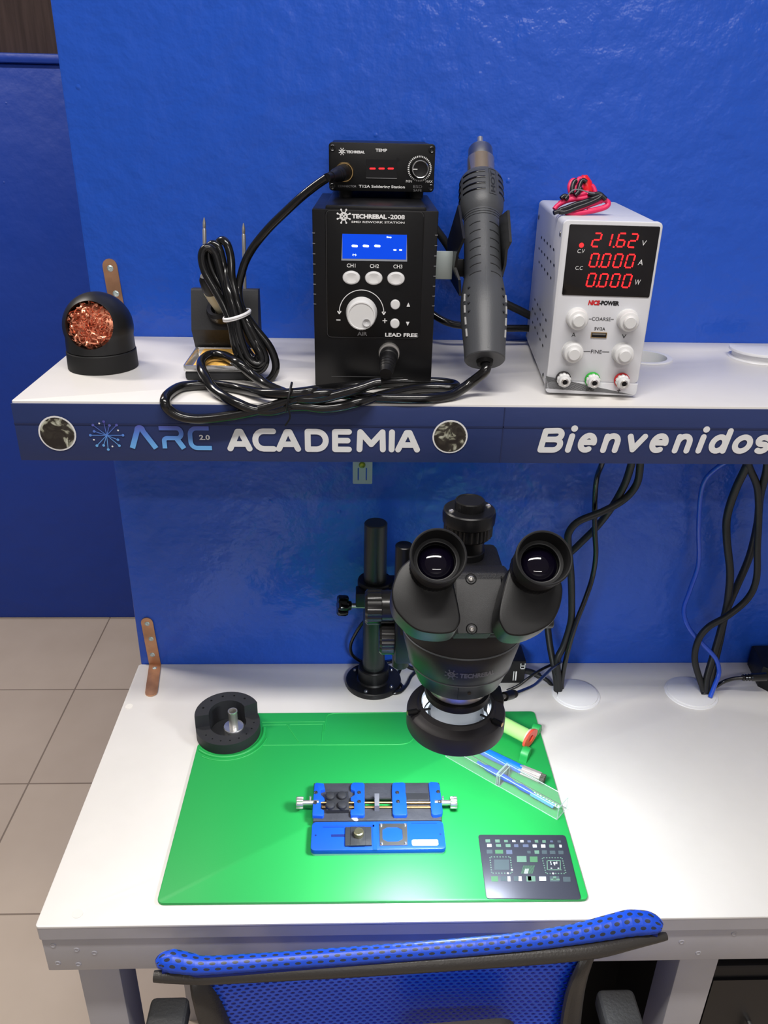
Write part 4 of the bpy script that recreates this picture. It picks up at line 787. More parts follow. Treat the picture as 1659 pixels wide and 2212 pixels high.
# binocular housing
E_ = Vector((0, -.70711, .70711)); V_ = Vector((0, .70711, .70711)); X_ = Vector((1, 0, 0))
PL = Vector((.136, -.4654, 1.1824)); AXX = AX
def tilt(off): # local x -> world X, local y -> V_, local z -> E_
    p = Vector((AXX, PL.y, PL.z))+E_*off
    return Matrix(((1, 0, 0, p.x), (0, V_.y, E_.y, p.y), (0, V_.z, E_.z, p.z), (0, 0, 0, 1)))
def uv(P, off=0):
    d = Vector(P)-Vector((AXX, PL.y, PL.z)); return (d.x, d.dot(V_))
NL = [(0.1173, -0.4611, 1.1867), (0.1101, -0.4663, 1.1815), (0.1056, -0.4733, 1.1745), (0.1039, -0.4796, 1.1682), (0.1058, -0.4871, 1.1607), (0.1113, -0.4927, 1.1551), (0.1189, -0.4976, 1.1502), (0.1274, -0.5001, 1.1477), (0.1403, -0.501, 1.1468), (0.1494, -0.4998, 1.148), (0.1534, -0.4964, 1.1514), (0.1547, -0.4927, 1.1551), (0.1539, -0.4871, 1.1607), (0.1529, -0.4828, 1.165), (0.1507, -0.4745, 1.1733), (0.1481, -0.4643, 1.1835), (0.1378, -0.4578, 1.19), (0.1262, -0.4572, 1.1906)]
NR = [(0.2294, -0.4688, 1.179), (0.2323, -0.4745, 1.1733), (0.2322, -0.4796, 1.1682), (0.2291, -0.4872, 1.1606), (0.223, -0.4946, 1.1532), (0.2139, -0.4989, 1.1489), (0.2032, -0.5017, 1.1461), (0.1937, -0.502, 1.1458), (0.1877, -0.5004, 1.1474), (0.1842, -0.4964, 1.1514), (0.1827, -0.4927, 1.1551), (0.1836, -0.4871, 1.1607), (0.1852, -0.4828, 1.165), (0.1901, -0.472, 1.1758), (0.1961, -0.463, 1.1848), (0.2055, -0.4578, 1.19), (0.2179, -0.459, 1.1888)]
hs = mat('housing_black', (18, 18, 19), .38, spec=.4, bump=.08, bscale=2600)
for NN, nm in ((NL, 'left'), (NR, 'right')):
    out = [uv(P) for P in NN]
    # smooth the outline
    sm = []; nN = len(out)
    for i in range(nN):
        a, b_, c, d = out[i-1], out[i], out[(i+1) % nN], out[(i+2) % nN]
        for k in range(4):
            u = k/4; sm.append(tuple(.5*((2*b_[j])+(c[j]-a[j])*u+(2*a[j]-5*b_[j]+4*c[j]-d[j])*u*u+(3*b_[j]-a[j]-3*c[j]+d[j])*u**3) for j in (0, 1)))
    t = B(); t.prism(sm, .032, tilt(-.032), bev=.0022, seg=3)
    mu = sum(q[0] for q in sm)/len(sm); mv = sum(q[1] for q in sm)/len(sm); t.prism([(mu+(q[0]-mu)*.78, mv+.003+(q[1]-mv)*.72) for q in sm], .026, tilt(-.057)); t.build('prism_housing', hs, o, world=True)
CPo = [(0.1564, -0.4341, 1.1571), (0.1942, -0.4341, 1.1571), (0.1925, -0.4553, 1.1359), (0.1832, -0.4675, 1.1237), (0.1561, -0.4674, 1.1238), (0.1535, -0.4553, 1.1359)]
out = [uv(P) for P in CPo]
t = B(); t.prism(out, .020, tilt(-.060), bev=.001); vm_ = sum(q[1] for q in out)/len(out)
t.prism([(-.040, vm_-.018), (.044, vm_-.018), (.044, vm_+.016), (-.040, vm_+.016)], .016, tilt(-.0585), bev=.001); zz = -0.38539942710757635
xb0 = out[0][0]+AXX; xb1 = out[1][0]+AXX
ptop = Vector((AXX, PL.y, PL.z))+E_*-.040+V_*max(q[1] for q in out)
t.box(xb0-.006, ptop.y-.001, 1.095, xb1+.008, ptop.y+.020, ptop.z+.0005, bev=.006, seg=4); t.box(.147, ptop.y+.008, 1.095, .207, -.338, 1.136, bev=.006, seg=3); t.build('centre_housing', black_textured, o, world=True)
t = B()
for yy, zz in ((ptop.y-.0, 1.0),): pass
o2 = [uv(P) for P in CPo]; x0_, x1_ = min(q[0] for q in o2)+.004, max(q[0] for q in o2)-.004; v0_, v1_ = min(q[1] for q in o2), max(q[1] for q in o2)
t.prism(rrect(o2[0][0]+.001, v0_+.0005, o2[1][0]-.001, v1_-.0035, .001), .0009, tilt(-.0400)); cp_ = t.build('cover_plate', mat('cover_black', (26, 26, 28), .42, bump=.12, bscale=2600), o, world=True)
for P in [(0.1694, -0.4363, 1.1549), (0.1682, -0.4648, 1.1264)]:
    q = Vector(P)+E_*.0009
    t = B(); t.lathe([(0, .0006), (.0005, .0006), (.0012, .0018), (.0021, .0014), (.0025, 0)], axisM(q, E_), 20); t.build('cover_screw', steel, cp_, world=True)
    t = B(); t.lathe([(.0036, 0), (.0044, .0006), (.0046, 0)], axisM(q, E_), 24); t.build('screw_recess', black_plastic, cp_, world=True)
# eyepieces
for cx in [(0.1363, -0.4881, 1.2051), (0.2119, -0.4911, 1.2051)]:
    F0 = Vector(cx); S0 = F0-E_*.032; Me = axisM(S0, E_)
    t = B(); t.lathe([(0, -.004), (.0185, -.004), (.0190, -.001), (.0190, .005), (.0180, .007), (.0165, .0075), (.0165, .012), (0, .012)], Me, 80, flute=(36, .0005, 2, 3)); ep = t.build('eyepiece', black_metal, o, world=True)
    t = B(); t.lathe([(.0160, .0095), (.0186, .0100), (.0192, .013), (.0198, .020), (.0207, .030), (.0206, .0322), (.0198, .0326), (.0190, .0322), (.0180, .026), (.0168, .0195), (.0145, .0185), (.0142, .0110)], Me, 64); t.build('eyecup', rubber, ep, world=True)
    t = B(); t.lathe([(.0138, .0165), (.0142, .0185), (.0164, .0190), (.0168, .0185)], Me, 56); t.build('retaining_ring', black_plastic, ep, world=True)
    t = B(); t.lathe([(0, .0180)]+[(.0138*math.sin(a), .0180-.0060*(1-math.cos(a))) for a in [math.radians(x) for x in range(10, 91, 10)]]+[(.0138, .010), (0, .010)], Me, 48); t.build('lens', mat('lens_glass', (8, 5, 18), .04, spec=.5), ep, world=True)
# trinocular port
M = Matrix.Translation((.176, -.362, 0))
t = B(); t.lathe([(0, 1.12), (.0160, 1.12), (.0160, 1.142), (.0152, 1.143), (.0150, 1.156), (0, 1.156)], M, 48); pt = t.build('camera_port', black_metal, o, world=True)
t = B(); t.lathe([(0, 1.156), (.0195, 1.156), (.0215, 1.158), (.0215, 1.1685), (.0228, 1.170), (.0232, 1.178), (.0225, 1.1795), (.0225, 1.181), (.0212, 1.182), (0, 1.182)], M, 96, flute=(30, .0007, 2, 3)); t.build('port_collar', black_metal, pt, world=True)
t = B(); t.lathe([(0, 1.182), (.0130, 1.182), (.0130, 1.1895), (.0122, 1.1905), (.0112, 1.1905), (.0108, 1.1898), (0, 1.1898)], M, 64, flute=(28, .0003, 1, 2)); t.build('port_cap', black_plastic, pt, world=True)
for a in (15, 200): 
    t = B(); t.lathe([(0, .0006), (.0012, .0015), (.0022, .001), (.0025, 0)], axisM((.176+.0175*math.cos(math.radians(a)), -.362+.0175*math.sin(math.radians(a)), 1.182), (0, 0, 1)), 16); t.build('port_screw', steel, pt, world=True)

# ------------------------------------------------------------------ ring light
o = thing('ring_light', 'black LED ring light shining down beneath the microscope', 'ring light', (AX, AY, .95))
M = Matrix.Translation((AX, AY, .95))
t = B(); t.lathe([(.0345, .0258), (.0365, .0260), (.0378, .0236), (.0385, .0226), (.0420, .0216), (.0452, .0204), (.0472, .0186), (.0481, .0160), (.0482, .001), (.0478, 0), (.0455, 0), (.0455, .002), (.033, .002), (.0325, .008), (.0345, .0262)], M, 96); t.build('ring_housing', mat('ring_black', (22, 22, 25), .3), o, world=True)
t = B(); t.lathe([(.0326, .003), (.0340, .0255)], M, 96); t.build('reflector_wall', mat('silver_wall', (225, 232, 240), .22, .9), o, world=True)
t = B(); t.lathe([(.0335, .0014), (.0450, .0014), (.0450, .0018), (.0335, .0018), (.0335, .0014)], M, 96); t.build('led_strip', mat('led_white', (245, 250, 255), .5, emit=4), o, world=True)
t = B(); t.lathe([(0, .0060), (.0322, .0060), (.0324, .0075), (.0310, .0090), (.0280, .0094), (0, .0094)], M, 72); t.build('diffuser_plate', mat('frosted_white', (225, 230, 236), .25), o, world=True)
t = B(); t.lathe([(.0321, .0100), (.0326, .0190)], M, 72); t.build('painted_glow_wall', mat('painted_led_leak', (245, 250, 255), .5, emit=1.6), o, world=True)  # emission painted on this wall, imitates LED light leaking up the bore
t = B(); t.lathe([(.0250, .0098), (.0275, .0098), (.0275, .0125), (.0250, .0125), (.0250, .0098)], M, 72); t.build('lens_adapter', mat('silver_wall', (225, 232, 240)), o, world=True)
for a, r0, rr in ((math.radians(196), .0405, .0500), (math.radians(-38), .0405, .0500), (math.radians(78), .0405, .05)):
    d = Vector((math.cos(a), math.sin(a), 0)); c = Vector((AX, AY, .9735))
    t = B(); t.cyl(c+d*.0270, c+d*.0420, .0012, n=10); t.cyl(c+d*.0405, c+d*.0505, .0028, n=20, bev=.0005); sc = t.build('thumb_screw', black_plastic, o, world=True)
    t = B(); t.cyl(c+d*.0505, c+d*.0508, .0022, n=16); t.build('screw_end', brass, sc, world=True)
t = B(); t.box(.2050, -.362, .9545, .2240, -.338, .9735, bev=.002); t.build('power_socket', black_plastic, o, world=True)
j0 = Vector((.2245, -.3485, .966)); j1 = Vector((0.2426, -0.325, 0.9518)); j2 = Vector((0.2597, -0.305, 0.9394))
t = B(); t.cyl(j0, j0+(j1-j0).normalized()*.006, .0026, n=16); t.build('jack_sleeve', steel, o, world=True)
q = (j2-j0).normalized(); t = B(); t.lathe([(0, .005), (.0048, .005), (.0048, .022), (.0040, .0225), (.0046, .024), (.0038, .0255), (.0044, .027), (.0036, .0285), (.0042, .030), (.0030, .034), (0, .034)], axisM(j0, q), 24); t.build('jack_plug', black_plastic, o, world=True)
je = j0+q*.033
t = B(); t.tube([tuple(je)]+[(0.2761, -0.27, 0.9181), (0.3045, -0.2, 0.8744), (0.3353, -0.13, 0.8355), (0.3627, -0.07, 0.7999), (0.3725, -0.05, 0.7883), (0.3682, -0.045, 0.783), (0.3506, -0.055, 0.7832), (0.334, -0.07, 0.7856), (0.3193, -0.08, 0.7821), (0.3049, -0.085, 0.7732), (0.2898, -0.088, 0.7676)], .0021, n=10); t.build('cord', cord_mat, o, world=True)

# ------------------------------------------------------------------ adapters on the desk
o = thing('power_adapter', 'black plug-in adapter on the desk partly hidden behind the microscope body', 'adapter', (.300, -.028, ZD))
t = B(); t.box(.268, -.050, ZD, .3230, -.008, ZD+.040, bev=.003); t.build('body', black_plastic, o, world=True)
t = B()
for (x0, x1, z0, z1) in ((.3055, .3067, ZD+.006, ZD+.022), (.3085, .3105, ZD+.006, ZD+.022), (.3145, .3215, ZD+.026, ZD+.0275), (.3145, .3215, ZD+.031, ZD+.0322), (.3145, .3155, ZD+.026, ZD+.036), (.3205, .3215, ZD+.026, ZD+.036)): t.box(x0, -.0503, z0, x1, -.0499, z1)
t.build('printed_marks', white_print, o, world=True)
t = B(); t.tube([(0.3203, -0.04, 0.7663), (0.3342, -0.04, 0.7629), (0.3458, -0.045, 0.7592)], .0045, n=12); t.tube([(0.3444, -0.045, 0.76), (0.3544, -0.05, 0.7572), (0.3615, -0.052, 0.7504), (0.3663, -0.056, 0.7418)], .003, n=10); t.build('cord', dull_cord, o, world=True)
o = thing('power_adapter', 'large black adapter at right edge of desk beside the blue cable', 'adapter', (.72, -.05, ZD))
t = B(); t.prism([(.664, -.058), (.690, -.092), (.80, -.10), (.80, -.005), (.672, -.005)], .036, Matrix.Translation((0, 0, ZD)), bev=.004); t.build('body', black_plastic, o, world=True)
t = B(); ct = Vector((0.6257, -0.075, 0.7776)); t.tube([(0.5918, -0.068, 0.7534), (0.5965, -0.07, 0.76), (0.6045, -0.073, 0.7705), (0.6158, -0.075, 0.7769), (0.627, -0.077, 0.78)], .0028, n=10); t.lathe([(0, 0), (.0040, 0), (.0050, .002), (.0036, .004), (.0052, .006), (.0038, .008), (.0054, .010), (.0042, .012), (.0056, .014), (.0062, .034), (0, .036)], axisM((0.6263, -0.077, 0.78), (1, .0, .05)), 20); t.build('cord', cord_mat, o, world=True)

# ------------------------------------------------------------------ loose cords
def cordthing(lab, pts_, r, m, grp=None, nm='hanging_cable'):
    p0 = pts_[0]; t = B(); t.tube(pts_, r, n=12, sub=6); ob = t.build(nm, m, loc=tuple(pts_[-1])); return tag(ob, lab, 'cable', grp)
cordthing('thin black cord hanging from the shelf, nearest right of the eyepieces', [(0.3808, -0.075, 1.1161), (0.3827, -0.07, 1.1036), (0.3856, -0.05, 1.0748), (0.3889, -0.045, 1.0417), (0.395, -0.045, 0.9963), (0.401, -0.045, 0.9605), (0.4008, -0.045, 0.9237), (0.3931, -0.05, 0.8896), (0.3846, -0.055, 0.8595), (0.3772, -0.06, 0.8187), (0.3737, -0.062, 0.7713), (0.3747, -0.066, 0.7431)], .0035, cord_mat)
cordthing('black cord crossing behind the right eyecup, straighter of the crossing pair', [(0.4181, -0.075, 1.1164), (0.4199, -0.07, 1.1038), (0.4209, -0.055, 1.0688), (0.4128, -0.045, 1.0325), (0.4016, -0.03, 0.9956), (0.3819, -0.022, 0.9622), (0.3625, -0.02, 0.9349), (0.351, -0.02, 0.8975), (0.3496, -0.025, 0.8584), (0.3524, -0.03, 0.835), (0.3561, -0.045, 0.8081), (0.3638, -0.064, 0.7728), (0.367, -0.068, 0.748)], .0048, dull_cord)
cordthing('black cord with a wide bend above the right eyecup before entering grommet', [(0.4274, -0.075, 1.1164), (0.4309, -0.07, 1.1039), (0.4348, -0.06, 1.073), (0.4239, -0.055, 1.0486), (0.397, -0.058, 1.032), (0.3679, -0.06, 1.0195), (0.3564, -0.06, 1.0039), (0.3568, -0.06, 0.9854), (0.3672, -0.055, 0.9397), (0.3757, -0.05, 0.8896), (0.3784, -0.05, 0.8562), (0.3716, -0.055, 0.8207), (0.3636, -0.06, 0.7997), (0.3668, -0.066, 0.7719), (0.3701, -0.07, 0.7463)], .0048, dull_cord)
cordthing('black cord at far right, leftmost strand leaving the shelf', [(0.564, -0.075, 1.1173), (0.5663, -0.07, 1.1035), (0.5665, -0.055, 1.063), (0.5687, -0.045, 1.0196), (0.5753, -0.045, 0.985), (0.5898, -0.045, 0.9363), (0.5956, -0.045, 0.8992), (0.5974, -0.045, 0.868), (0.5905, -0.055, 0.8201), (0.5797, -0.07, 0.7764), (0.5793, -0.078, 0.7556)], .0052, dull_cord, 'cords at the right')
cordthing('black cord at far right that swings out left above the desk grommet', [(0.5573, -0.08, 1.1193), (0.57, -0.07, 1.0997), (0.5918, -0.06, 1.0674), (0.6054, -0.055, 1.0246), (0.6139, -0.055, 0.9785), (0.6235, -0.055, 0.9298), (0.6177, -0.056, 0.8986), (0.5934, -0.06, 0.8732), (0.5703, -0.06, 0.8549), (0.5597, -0.06, 0.8316), (0.5596, -0.064, 0.7995), (0.5745, -0.074, 0.7607), (0.5763, -0.08, 0.7531)], .0046, dull_cord, 'cords at the right')
cordthing('black cord at far right, rightmost where it leaves the shelf', [(0.5861, -0.075, 1.1175), (0.5928, -0.07, 1.0955), (0.6035, -0.05, 1.0517), (0.6146, -0.04, 1.0055), (0.6193, -0.032, 0.9515), (0.613, -0.03, 0.9029), (0.6052, -0.032, 0.8596), (0.599, -0.045, 0.821), (0.5858, -0.07, 0.7764), (0.5836, -0.078, 0.7473)], .0050, dull_cord, 'cords at the right')
bluec = mat('blue_cable', (30, 78, 200), .25, coat=.4)
cordthing('thin blue data cable hanging beside the black cords into right grommet', [(0.5554, -0.06, 1.1081), (0.5433, -0.05, 1.095), (0.5344, -0.035, 1.0691), (0.5346, -0.03, 1.0401), (0.542, -0.028, 0.9922), (0.5521, -0.028, 0.9389), (0.5474, -0.03, 0.8976), (0.5419, -0.035, 0.867), (0.5489, -0.045, 0.8448), (0.5643, -0.055, 0.8281), (0.5878, -0.064, 0.805), (0.5938, -0.072, 0.786), (0.5878, -0.08, 0.7695), (0.5809, -0.088, 0.7546)], .0032, bluec, nm='blue_cable')
cordthing('black cable behind the hot air gun curving to the power supply, upper one', [(0.165, -0.03, 1.3752), (0.1801, -0.03, 1.3569), (0.2008, -0.028, 1.3271), (0.2268, -0.028, 1.3037), (0.2553, -0.028, 1.2895), (0.2777, -0.028, 1.2795), (0.3053, -0.025, 1.2659)], .0046, dull_cord, nm='hanging_cable')
cordthing('black cable sagging behind the hot air gun, lower one', [(0.1622, -0.03, 1.2818), (0.1692, -0.034, 1.2767), (0.1837, -0.04, 1.2701), (0.2009, -0.04, 1.2665), (0.2286, -0.036, 1.2631), (0.2566, -0.034, 1.2624), (0.2786, -0.032, 1.2622), (0.3049, -0.03, 1.2604)], .0042, cord_mat)
cordthing('thin black cord looping on the desk around the base flange', [(0.0988, -0.03, 0.8503), (0.0877, -0.03, 0.8418), (0.0747, -0.025, 0.8131), (0.0707, -0.022, 0.7933), (0.0754, -0.02, 0.7772), (0.0932, -0.012, 0.7596), (0.1207, -0.01, 0.758), (0.1399, -0.01, 0.7613), (0.1467, -0.014, 0.7575), (0.1422, -0.0251, 0.7525), (0.1374, -0.0404, 0.7525), (0.1457, -0.0618, 0.7525), (0.132, -0.0731, 0.7525), (0.1427, -0.07, 0.7525), (0.1528, -0.0534, 0.7525), (0.1592, -0.0362, 0.7525), (0.1682, -0.0231, 0.7525)], .0024, cord_mat, nm='thin_cable')
cordthing('thin black cord curving behind the microscope body onto the desk', [(0.1488, -0.03, 0.7947), (0.1497, -0.025, 0.7748), (0.1557, -0.022, 0.7601), (0.167, -0.02, 0.7544), (0.1889, -0.02, 0.7535)], .0028, dull_cord, nm='thin_cable')

# ------------------------------------------------------------------ green work mat
MA = -.0052; MX, MY = -.125, -.1117; CT = (-.0885, -.1535)
mm = Matrix.Translation((MX, MY, ZD)) @ Matrix.Rotation(MA, 4, 'Z')
o = thing('work_mat', 'green silicone repair mat with moulded trays on white desk', 'mat', (MX, MY, ZD), MA)
out = [(.036, -.003), (.0, -.066)]+arc(.007, -.293, .007, .007, 180, 270, 5)+arc(.443, -.293, .007, .007, 270, 360, 5)+arc(.444, -.006, .006, .006, 0, 90, 5)
t = B(); t.prism(out, .0032, Matrix.Translation((0, 0, 0)), bev=.0012); t.build('sheet', green_sil, o)
def mz(l, z=ZD+.0036): return l
def ridge(pts_, r=.0011, closed=False):
    t.tube(pts_, r, n=8, sub=4, smooth=len(pts_) > 2, closed=closed)
t = B()
ridge([(-0.047, -0.1339, 0.7529), (0.0373, -0.1336, 0.7529)], .0008); ridge([(-0.0457, -0.1395, 0.7529), (-0.0137, -0.1394, 0.7529)], .0007); ridge([(-0.0096, -0.1394, 0.7529), (0.0346, -0.1386, 0.7529)], .0007)
ridge([(-0.013, -0.1392, 0.7529), (0.0048, -0.1729, 0.7529)], .0010); ridge([(0.0352, -0.139, 0.7529), (0.0345, -0.1732, 0.7529)], .0010)
ridge([(-0.041, -0.1785, 0.7529), (0.014, -0.1783, 0.7529), (0.0736, -0.1781, 0.7529), (0.0283, -0.1786, 0.7529), (0.1042, -0.1786, 0.7529), (0.1398, -0.1778, 0.7529), (0.1516, -0.1717, 0.7529), (0.1561, -0.1617, 0.7529)], .0010)
ridge([(0.037, -0.1519, 0.7529), (0.0382, -0.1345, 0.7529), (0.0396, -0.1227, 0.7529), (0.0482, -0.1171, 0.7529), (0.0788, -0.1162, 0.7529), (0.143, -0.1155, 0.7529)], .0008)
ridge([(CT[0]+.0465*math.cos(math.radians(a)), CT[1]+.0465*math.sin(math.radians(a)), ZD+.0032) for a in range(226, 378, 12)], .0022)
ridge([(CT[0]+.0525*math.cos(math.radians(a)), CT[1]+.0525*math.sin(math.radians(a)), ZD+.0030) for a in range(238, 352, 12)], .0012)
t.build('moulded_ridges', green_sil, o, world=True)
for (a, b_) in (((0.314, -0.1556, 0.758), .0105), ((0.2917, -0.2003, 0.756), .0115)):
    u = Vector((.86, -.51, 0)); v = Vector((.51, .86, 0)); c = Vector((a[0], a[1], ZD+.003))
    Mq = Matrix(((v.x, 0, u.x, c.x), (v.y, 0, u.y, c.y), (0, 1, 0, c.z), (0, 0, 0, 1)))
    t = B(); hgt = b_*1.25
    t.prism([(-b_, 0), (b_, 0)]+[(b_*.85*math.cos(math.radians(x)), hgt*.35+hgt*.65*math.sin(math.radians(x))) for x in range(0, 181, 15)], .010, Mq, bev=.001, hole=None); t.build('holder_lug', green_sil, o, world=True)

# ------------------------------------------------------------------ round nozzle holder and nozzle
o = thing('nozzle_holder', 'round black two-level holder with small holes at the mat corner', 'nozzle holder', (CT[0], CT[1], ZD+.001))
sil = mat('black_silicone', (38, 39, 43), .6)
Mh = Matrix.Translation((CT[0], CT[1], ZD+.0034))
t = B(); lower = circ(0, 0, .0415, 72)
hl = [circ(0, 0, .0235, 40)]+[circ(.0335*math.cos(math.radians(a)), .0335*math.sin(math.radians(a)), .0012, 8) for a in range(222, 372, 20)]
t.prism(lower, .0150, Mh, hole=hl); t.cyl((CT[0], CT[1], ZD+.0034), (CT[0], CT[1], ZD+.006), .0414, n=72)
out = arc(0, 0, .0415, .0415, 28, 192, 26)+arc(0, 0, .0235, .0235, 192, 28, 20)
hl = [circ(.0335*math.cos(math.radians(a)), .0335*math.sin(math.radians(a)), .0016, 8) for a in (55, 82, 108, 136, 165)]
t.prism(out, .019, Mh @ Matrix.Translation((0, 0, .0145)), hole=hl); body = t.build('holder_body', sil, o, world=True)
o = thing('hot_air_nozzle', 'round steel hot air nozzle standing in the black holder', 'nozzle', (-0.08, -0.1606, ZD+.006))
Mn = Matrix.Translation(WM[o.name].to_translation())
t = B(); t.lathe([(0, 0), (.0122, 0), (.0124, .010), (.0130, .0105), (.0130, .0135), (.0124, .0145), (0, .0145)], Mn, 40, flute=(3, .0005, 1, 1)); t.build('clamp_collar', chrome, o, world=True)
t = B(); t.lathe([(.0058, .0140), (.0058, .036), (.0062, .0375), (.0060, .039), (.0050, .039), (.0046, .037), (.0046, .016), (.0058, .014)], Mn, 32); t.build('outlet_tube', steel, o, world=True)

# ------------------------------------------------------------------ board clamp fixture
ZT = ZD+.0032
def jp(l, z): return l
o = thing('board_clamp', 'black circuit board clamp with blue jaws and steel screw on the mat', 'clamp fixture', (0.1043, -0.2786, ZT))
jd = mat('jig_dark', (60, 62, 70), .55, bump=.3, bscale=200, var=.12, vscale=60)
J = [(0.0282, -0.2549, 0.7625), (0.1799, -0.2557, 0.7625), (0.1775, -0.3139, 0.7625), (0.0299, -0.3133, 0.7625)]
t = B(); t.prism([(J[0][0], J[0][1]), (J[3][0], J[3][1]), (J[2][0], J[2][1]), (J[1][0], J[1][1])], .0093, Matrix.Translation((0, 0, ZT)), bev=.001, hole=[[q[:2] for q in [(0.0898, -0.2792, 0.7625), (0.1202, -0.2796, 0.7625), (0.1201, -0.2951, 0.7625), (0.0897, -0.2947, 0.7625)]]])
t.build('base', jd, o, world=True)
for q in [[(0.0898, -0.2797, 0.763), (0.1214, -0.2801, 0.763), (0.1214, -0.2825, 0.763), (0.0898, -0.2821, 0.763)], [(0.1383, -0.2729, 0.763), (0.1649, -0.2735, 0.763), (0.1648, -0.2829, 0.763), (0.1378, -0.2825, 0.763)], [(0.1392, -0.2929, 0.763), (0.1653, -0.2932, 0.763), (0.1651, -0.2954, 0.763), (0.1391, -0.2951, 0.763)]]:
    t = B(); t.prism([w_[:2] for w_ in q][::-1], .0006, Matrix.Translation((0, 0, ZD+.0125))); t.build('slide_strip', dull_steel, o, world=True)
a, b_ = (0.0175, -0.2886, 0.765), (0.1891, -0.2903, 0.765)
t = B(); t.cyl(a, b_, .0016, n=14); a2 = Vector(a)+Vector((.004, -.0045, 0)); t.cyl(Vector(a)+Vector((.022, -.006, -.001)), Vector(b_)+Vector((-.02, -.006, -.001)), .0015, n=12); t.build('lead_screw', brass, o, world=True)
for P, s_ in ((a, -1), (b_, 1)):
    P = Vector(P); t = B(); t.cyl(P+Vector((-s_*.018, 0, 0)), P, .0030, n=20); t.lathe([(0, 0), (.0068, 0), (.0072, .001), (.0072, .007), (.0066, .008), (0, .008)], axisM(P, (s_, 0, 0)), 48, flute=(8, .0010, 1, 4)); t.build('thumb_wheel', steel, o, world=True)
    t = B(); t.cyl(P+Vector((-s_*.008, .004, 0)), P+Vector((-s_*.008, .006, .004)), .0012, n=10); t.build('stop_pin', steel, o, world=True)
jaws = [[(0.0292, -0.2613, 0.767), (0.0314, -0.2588, 0.767), (0.0405, -0.26, 0.767), (0.0424, -0.2696, 0.767), (0.0376, -0.2713, 0.767), (0.0375, -0.2783, 0.767), (0.042, -0.2824, 0.767), (0.0428, -0.2879, 0.767), (0.0383, -0.2896, 0.767), (0.0383, -0.2998, 0.767), (0.0423, -0.3019, 0.767), (0.0423, -0.3085, 0.767), (0.0408, -0.3105, 0.767), (0.0293, -0.3097, 0.767), (0.0289, -0.3064, 0.767)], [(0.0746, -0.26, 0.767), (0.0766, -0.259, 0.767), (0.0873, -0.2594, 0.767), (0.0893, -0.262, 0.767), (0.0891, -0.3084, 0.767), (0.0874, -0.3104, 0.767), (0.0732, -0.3102, 0.767), (0.0724, -0.3077, 0.767), (0.0726, -0.3019, 0.767), (0.0767, -0.3003, 0.767), (0.0767, -0.2901, 0.767), (0.073, -0.2874, 0.767), (0.0727, -0.2828, 0.767), (0.0772, -0.2788, 0.767), (0.0771, -0.2726, 0.767), (0.0729, -0.2699, 0.767), (0.0726, -0.2636, 0.767)], [(0.1242, -0.2599, 0.767), (0.1356, -0.2594, 0.767), (0.1382, -0.2617, 0.767), (0.1377, -0.276, 0.767), (0.1382, -0.2804, 0.767), (0.1379, -0.3085, 0.767), (0.1365, -0.3107, 0.767), (0.1227, -0.3108, 0.767), (0.121, -0.3083, 0.767), (0.1214, -0.2731, 0.767), (0.1223, -0.2624, 0.767)], [(0.1662, -0.2611, 0.767), (0.1693, -0.2589, 0.767), (0.1773, -0.2601, 0.767), (0.1793, -0.2648, 0.767), (0.1791, -0.3057, 0.767), (0.178, -0.309, 0.767), (0.1714, -0.3108, 0.767), (0.1673, -0.3104, 0.767), (0.1657, -0.3081, 0.767)]]
for jw in jaws:
    t = B(); t.prism([q[:2] for q in jw][::-1], .0050, Matrix.Translation((0, 0, ZD+.0122)), bev=.0010); t.build('jaw', blue_plastic, o, world=True)
for P in [(0.0316, -0.2752, 0.7675), (0.0315, -0.2909, 0.7675), (0.0827, -0.2758, 0.7675), (0.0826, -0.2899, 0.7675), (0.1278, -0.2762, 0.7675), (0.128, -0.2903, 0.7675), (0.1764, -0.2755, 0.7675), (0.1768, -0.2914, 0.7675)]:
    t = B(); t.lathe([(0, .0006), (.0009, .0006), (.0014, .0013), (.0021, .0010), (.0024, 0)], axisM((P[0], P[1], ZD+.0171), (0, 0, 1)), 18); t.build('jaw_screw', mat('dark_steel', (90, 88, 86), .3, .8), o, world=True)
q = [(0.044, -0.275, 0.768), (0.07, -0.2744, 0.768), (0.071, -0.3025, 0.768), (0.0449, -0.3028, 0.768)]
t = B(); t.prism([w_[:2] for w_ in q][::-1], .006, Matrix.Translation((0, 0, ZD+.0122)), bev=.0006)
for P in [(0.0488, -0.2833, 0.771), (0.0625, -0.2828, 0.771), (0.0492, -0.2974, 0.771), (0.063, -0.2976, 0.771)]: t.lathe([(.0056, 0), (.0055, .003), (.0046, .0042), (.0025, .0048), (0, .0049)], Matrix.Translation((P[0], P[1], ZD+.0180)), 28)
t.build('rubber_pad_block', mat('pad_dark', (42, 43, 48), .6), o, world=True)
q = [(0.1006, -0.2813, 0.7715), (0.1062, -0.2813, 0.7715), (0.106, -0.3003, 0.7715), (0.1004, -0.3002, 0.7715)]
t = B(); t.prism([w_[:2] for w_ in q][::-1], .009, Matrix.Translation((0, 0, ZD+.0125)), bev=.0003); t.build('slider_clip', mat('clip_grey', (112, 114, 124), .4), o, world=True)
t = B()
for P, r in zip([(0.0765, -0.3096, 0.7628), (0.0783, -0.3116, 0.7628), (0.0798, -0.3126, 0.7628)], (.0028, .0026, .0017)): t.lathe([(r, 0), (r*.7, .0006), (0, .0008)], Matrix.Translation((P[0], P[1], ZD+.0124)), 14)
t.build('paint_blot', white_print, o, world=True)

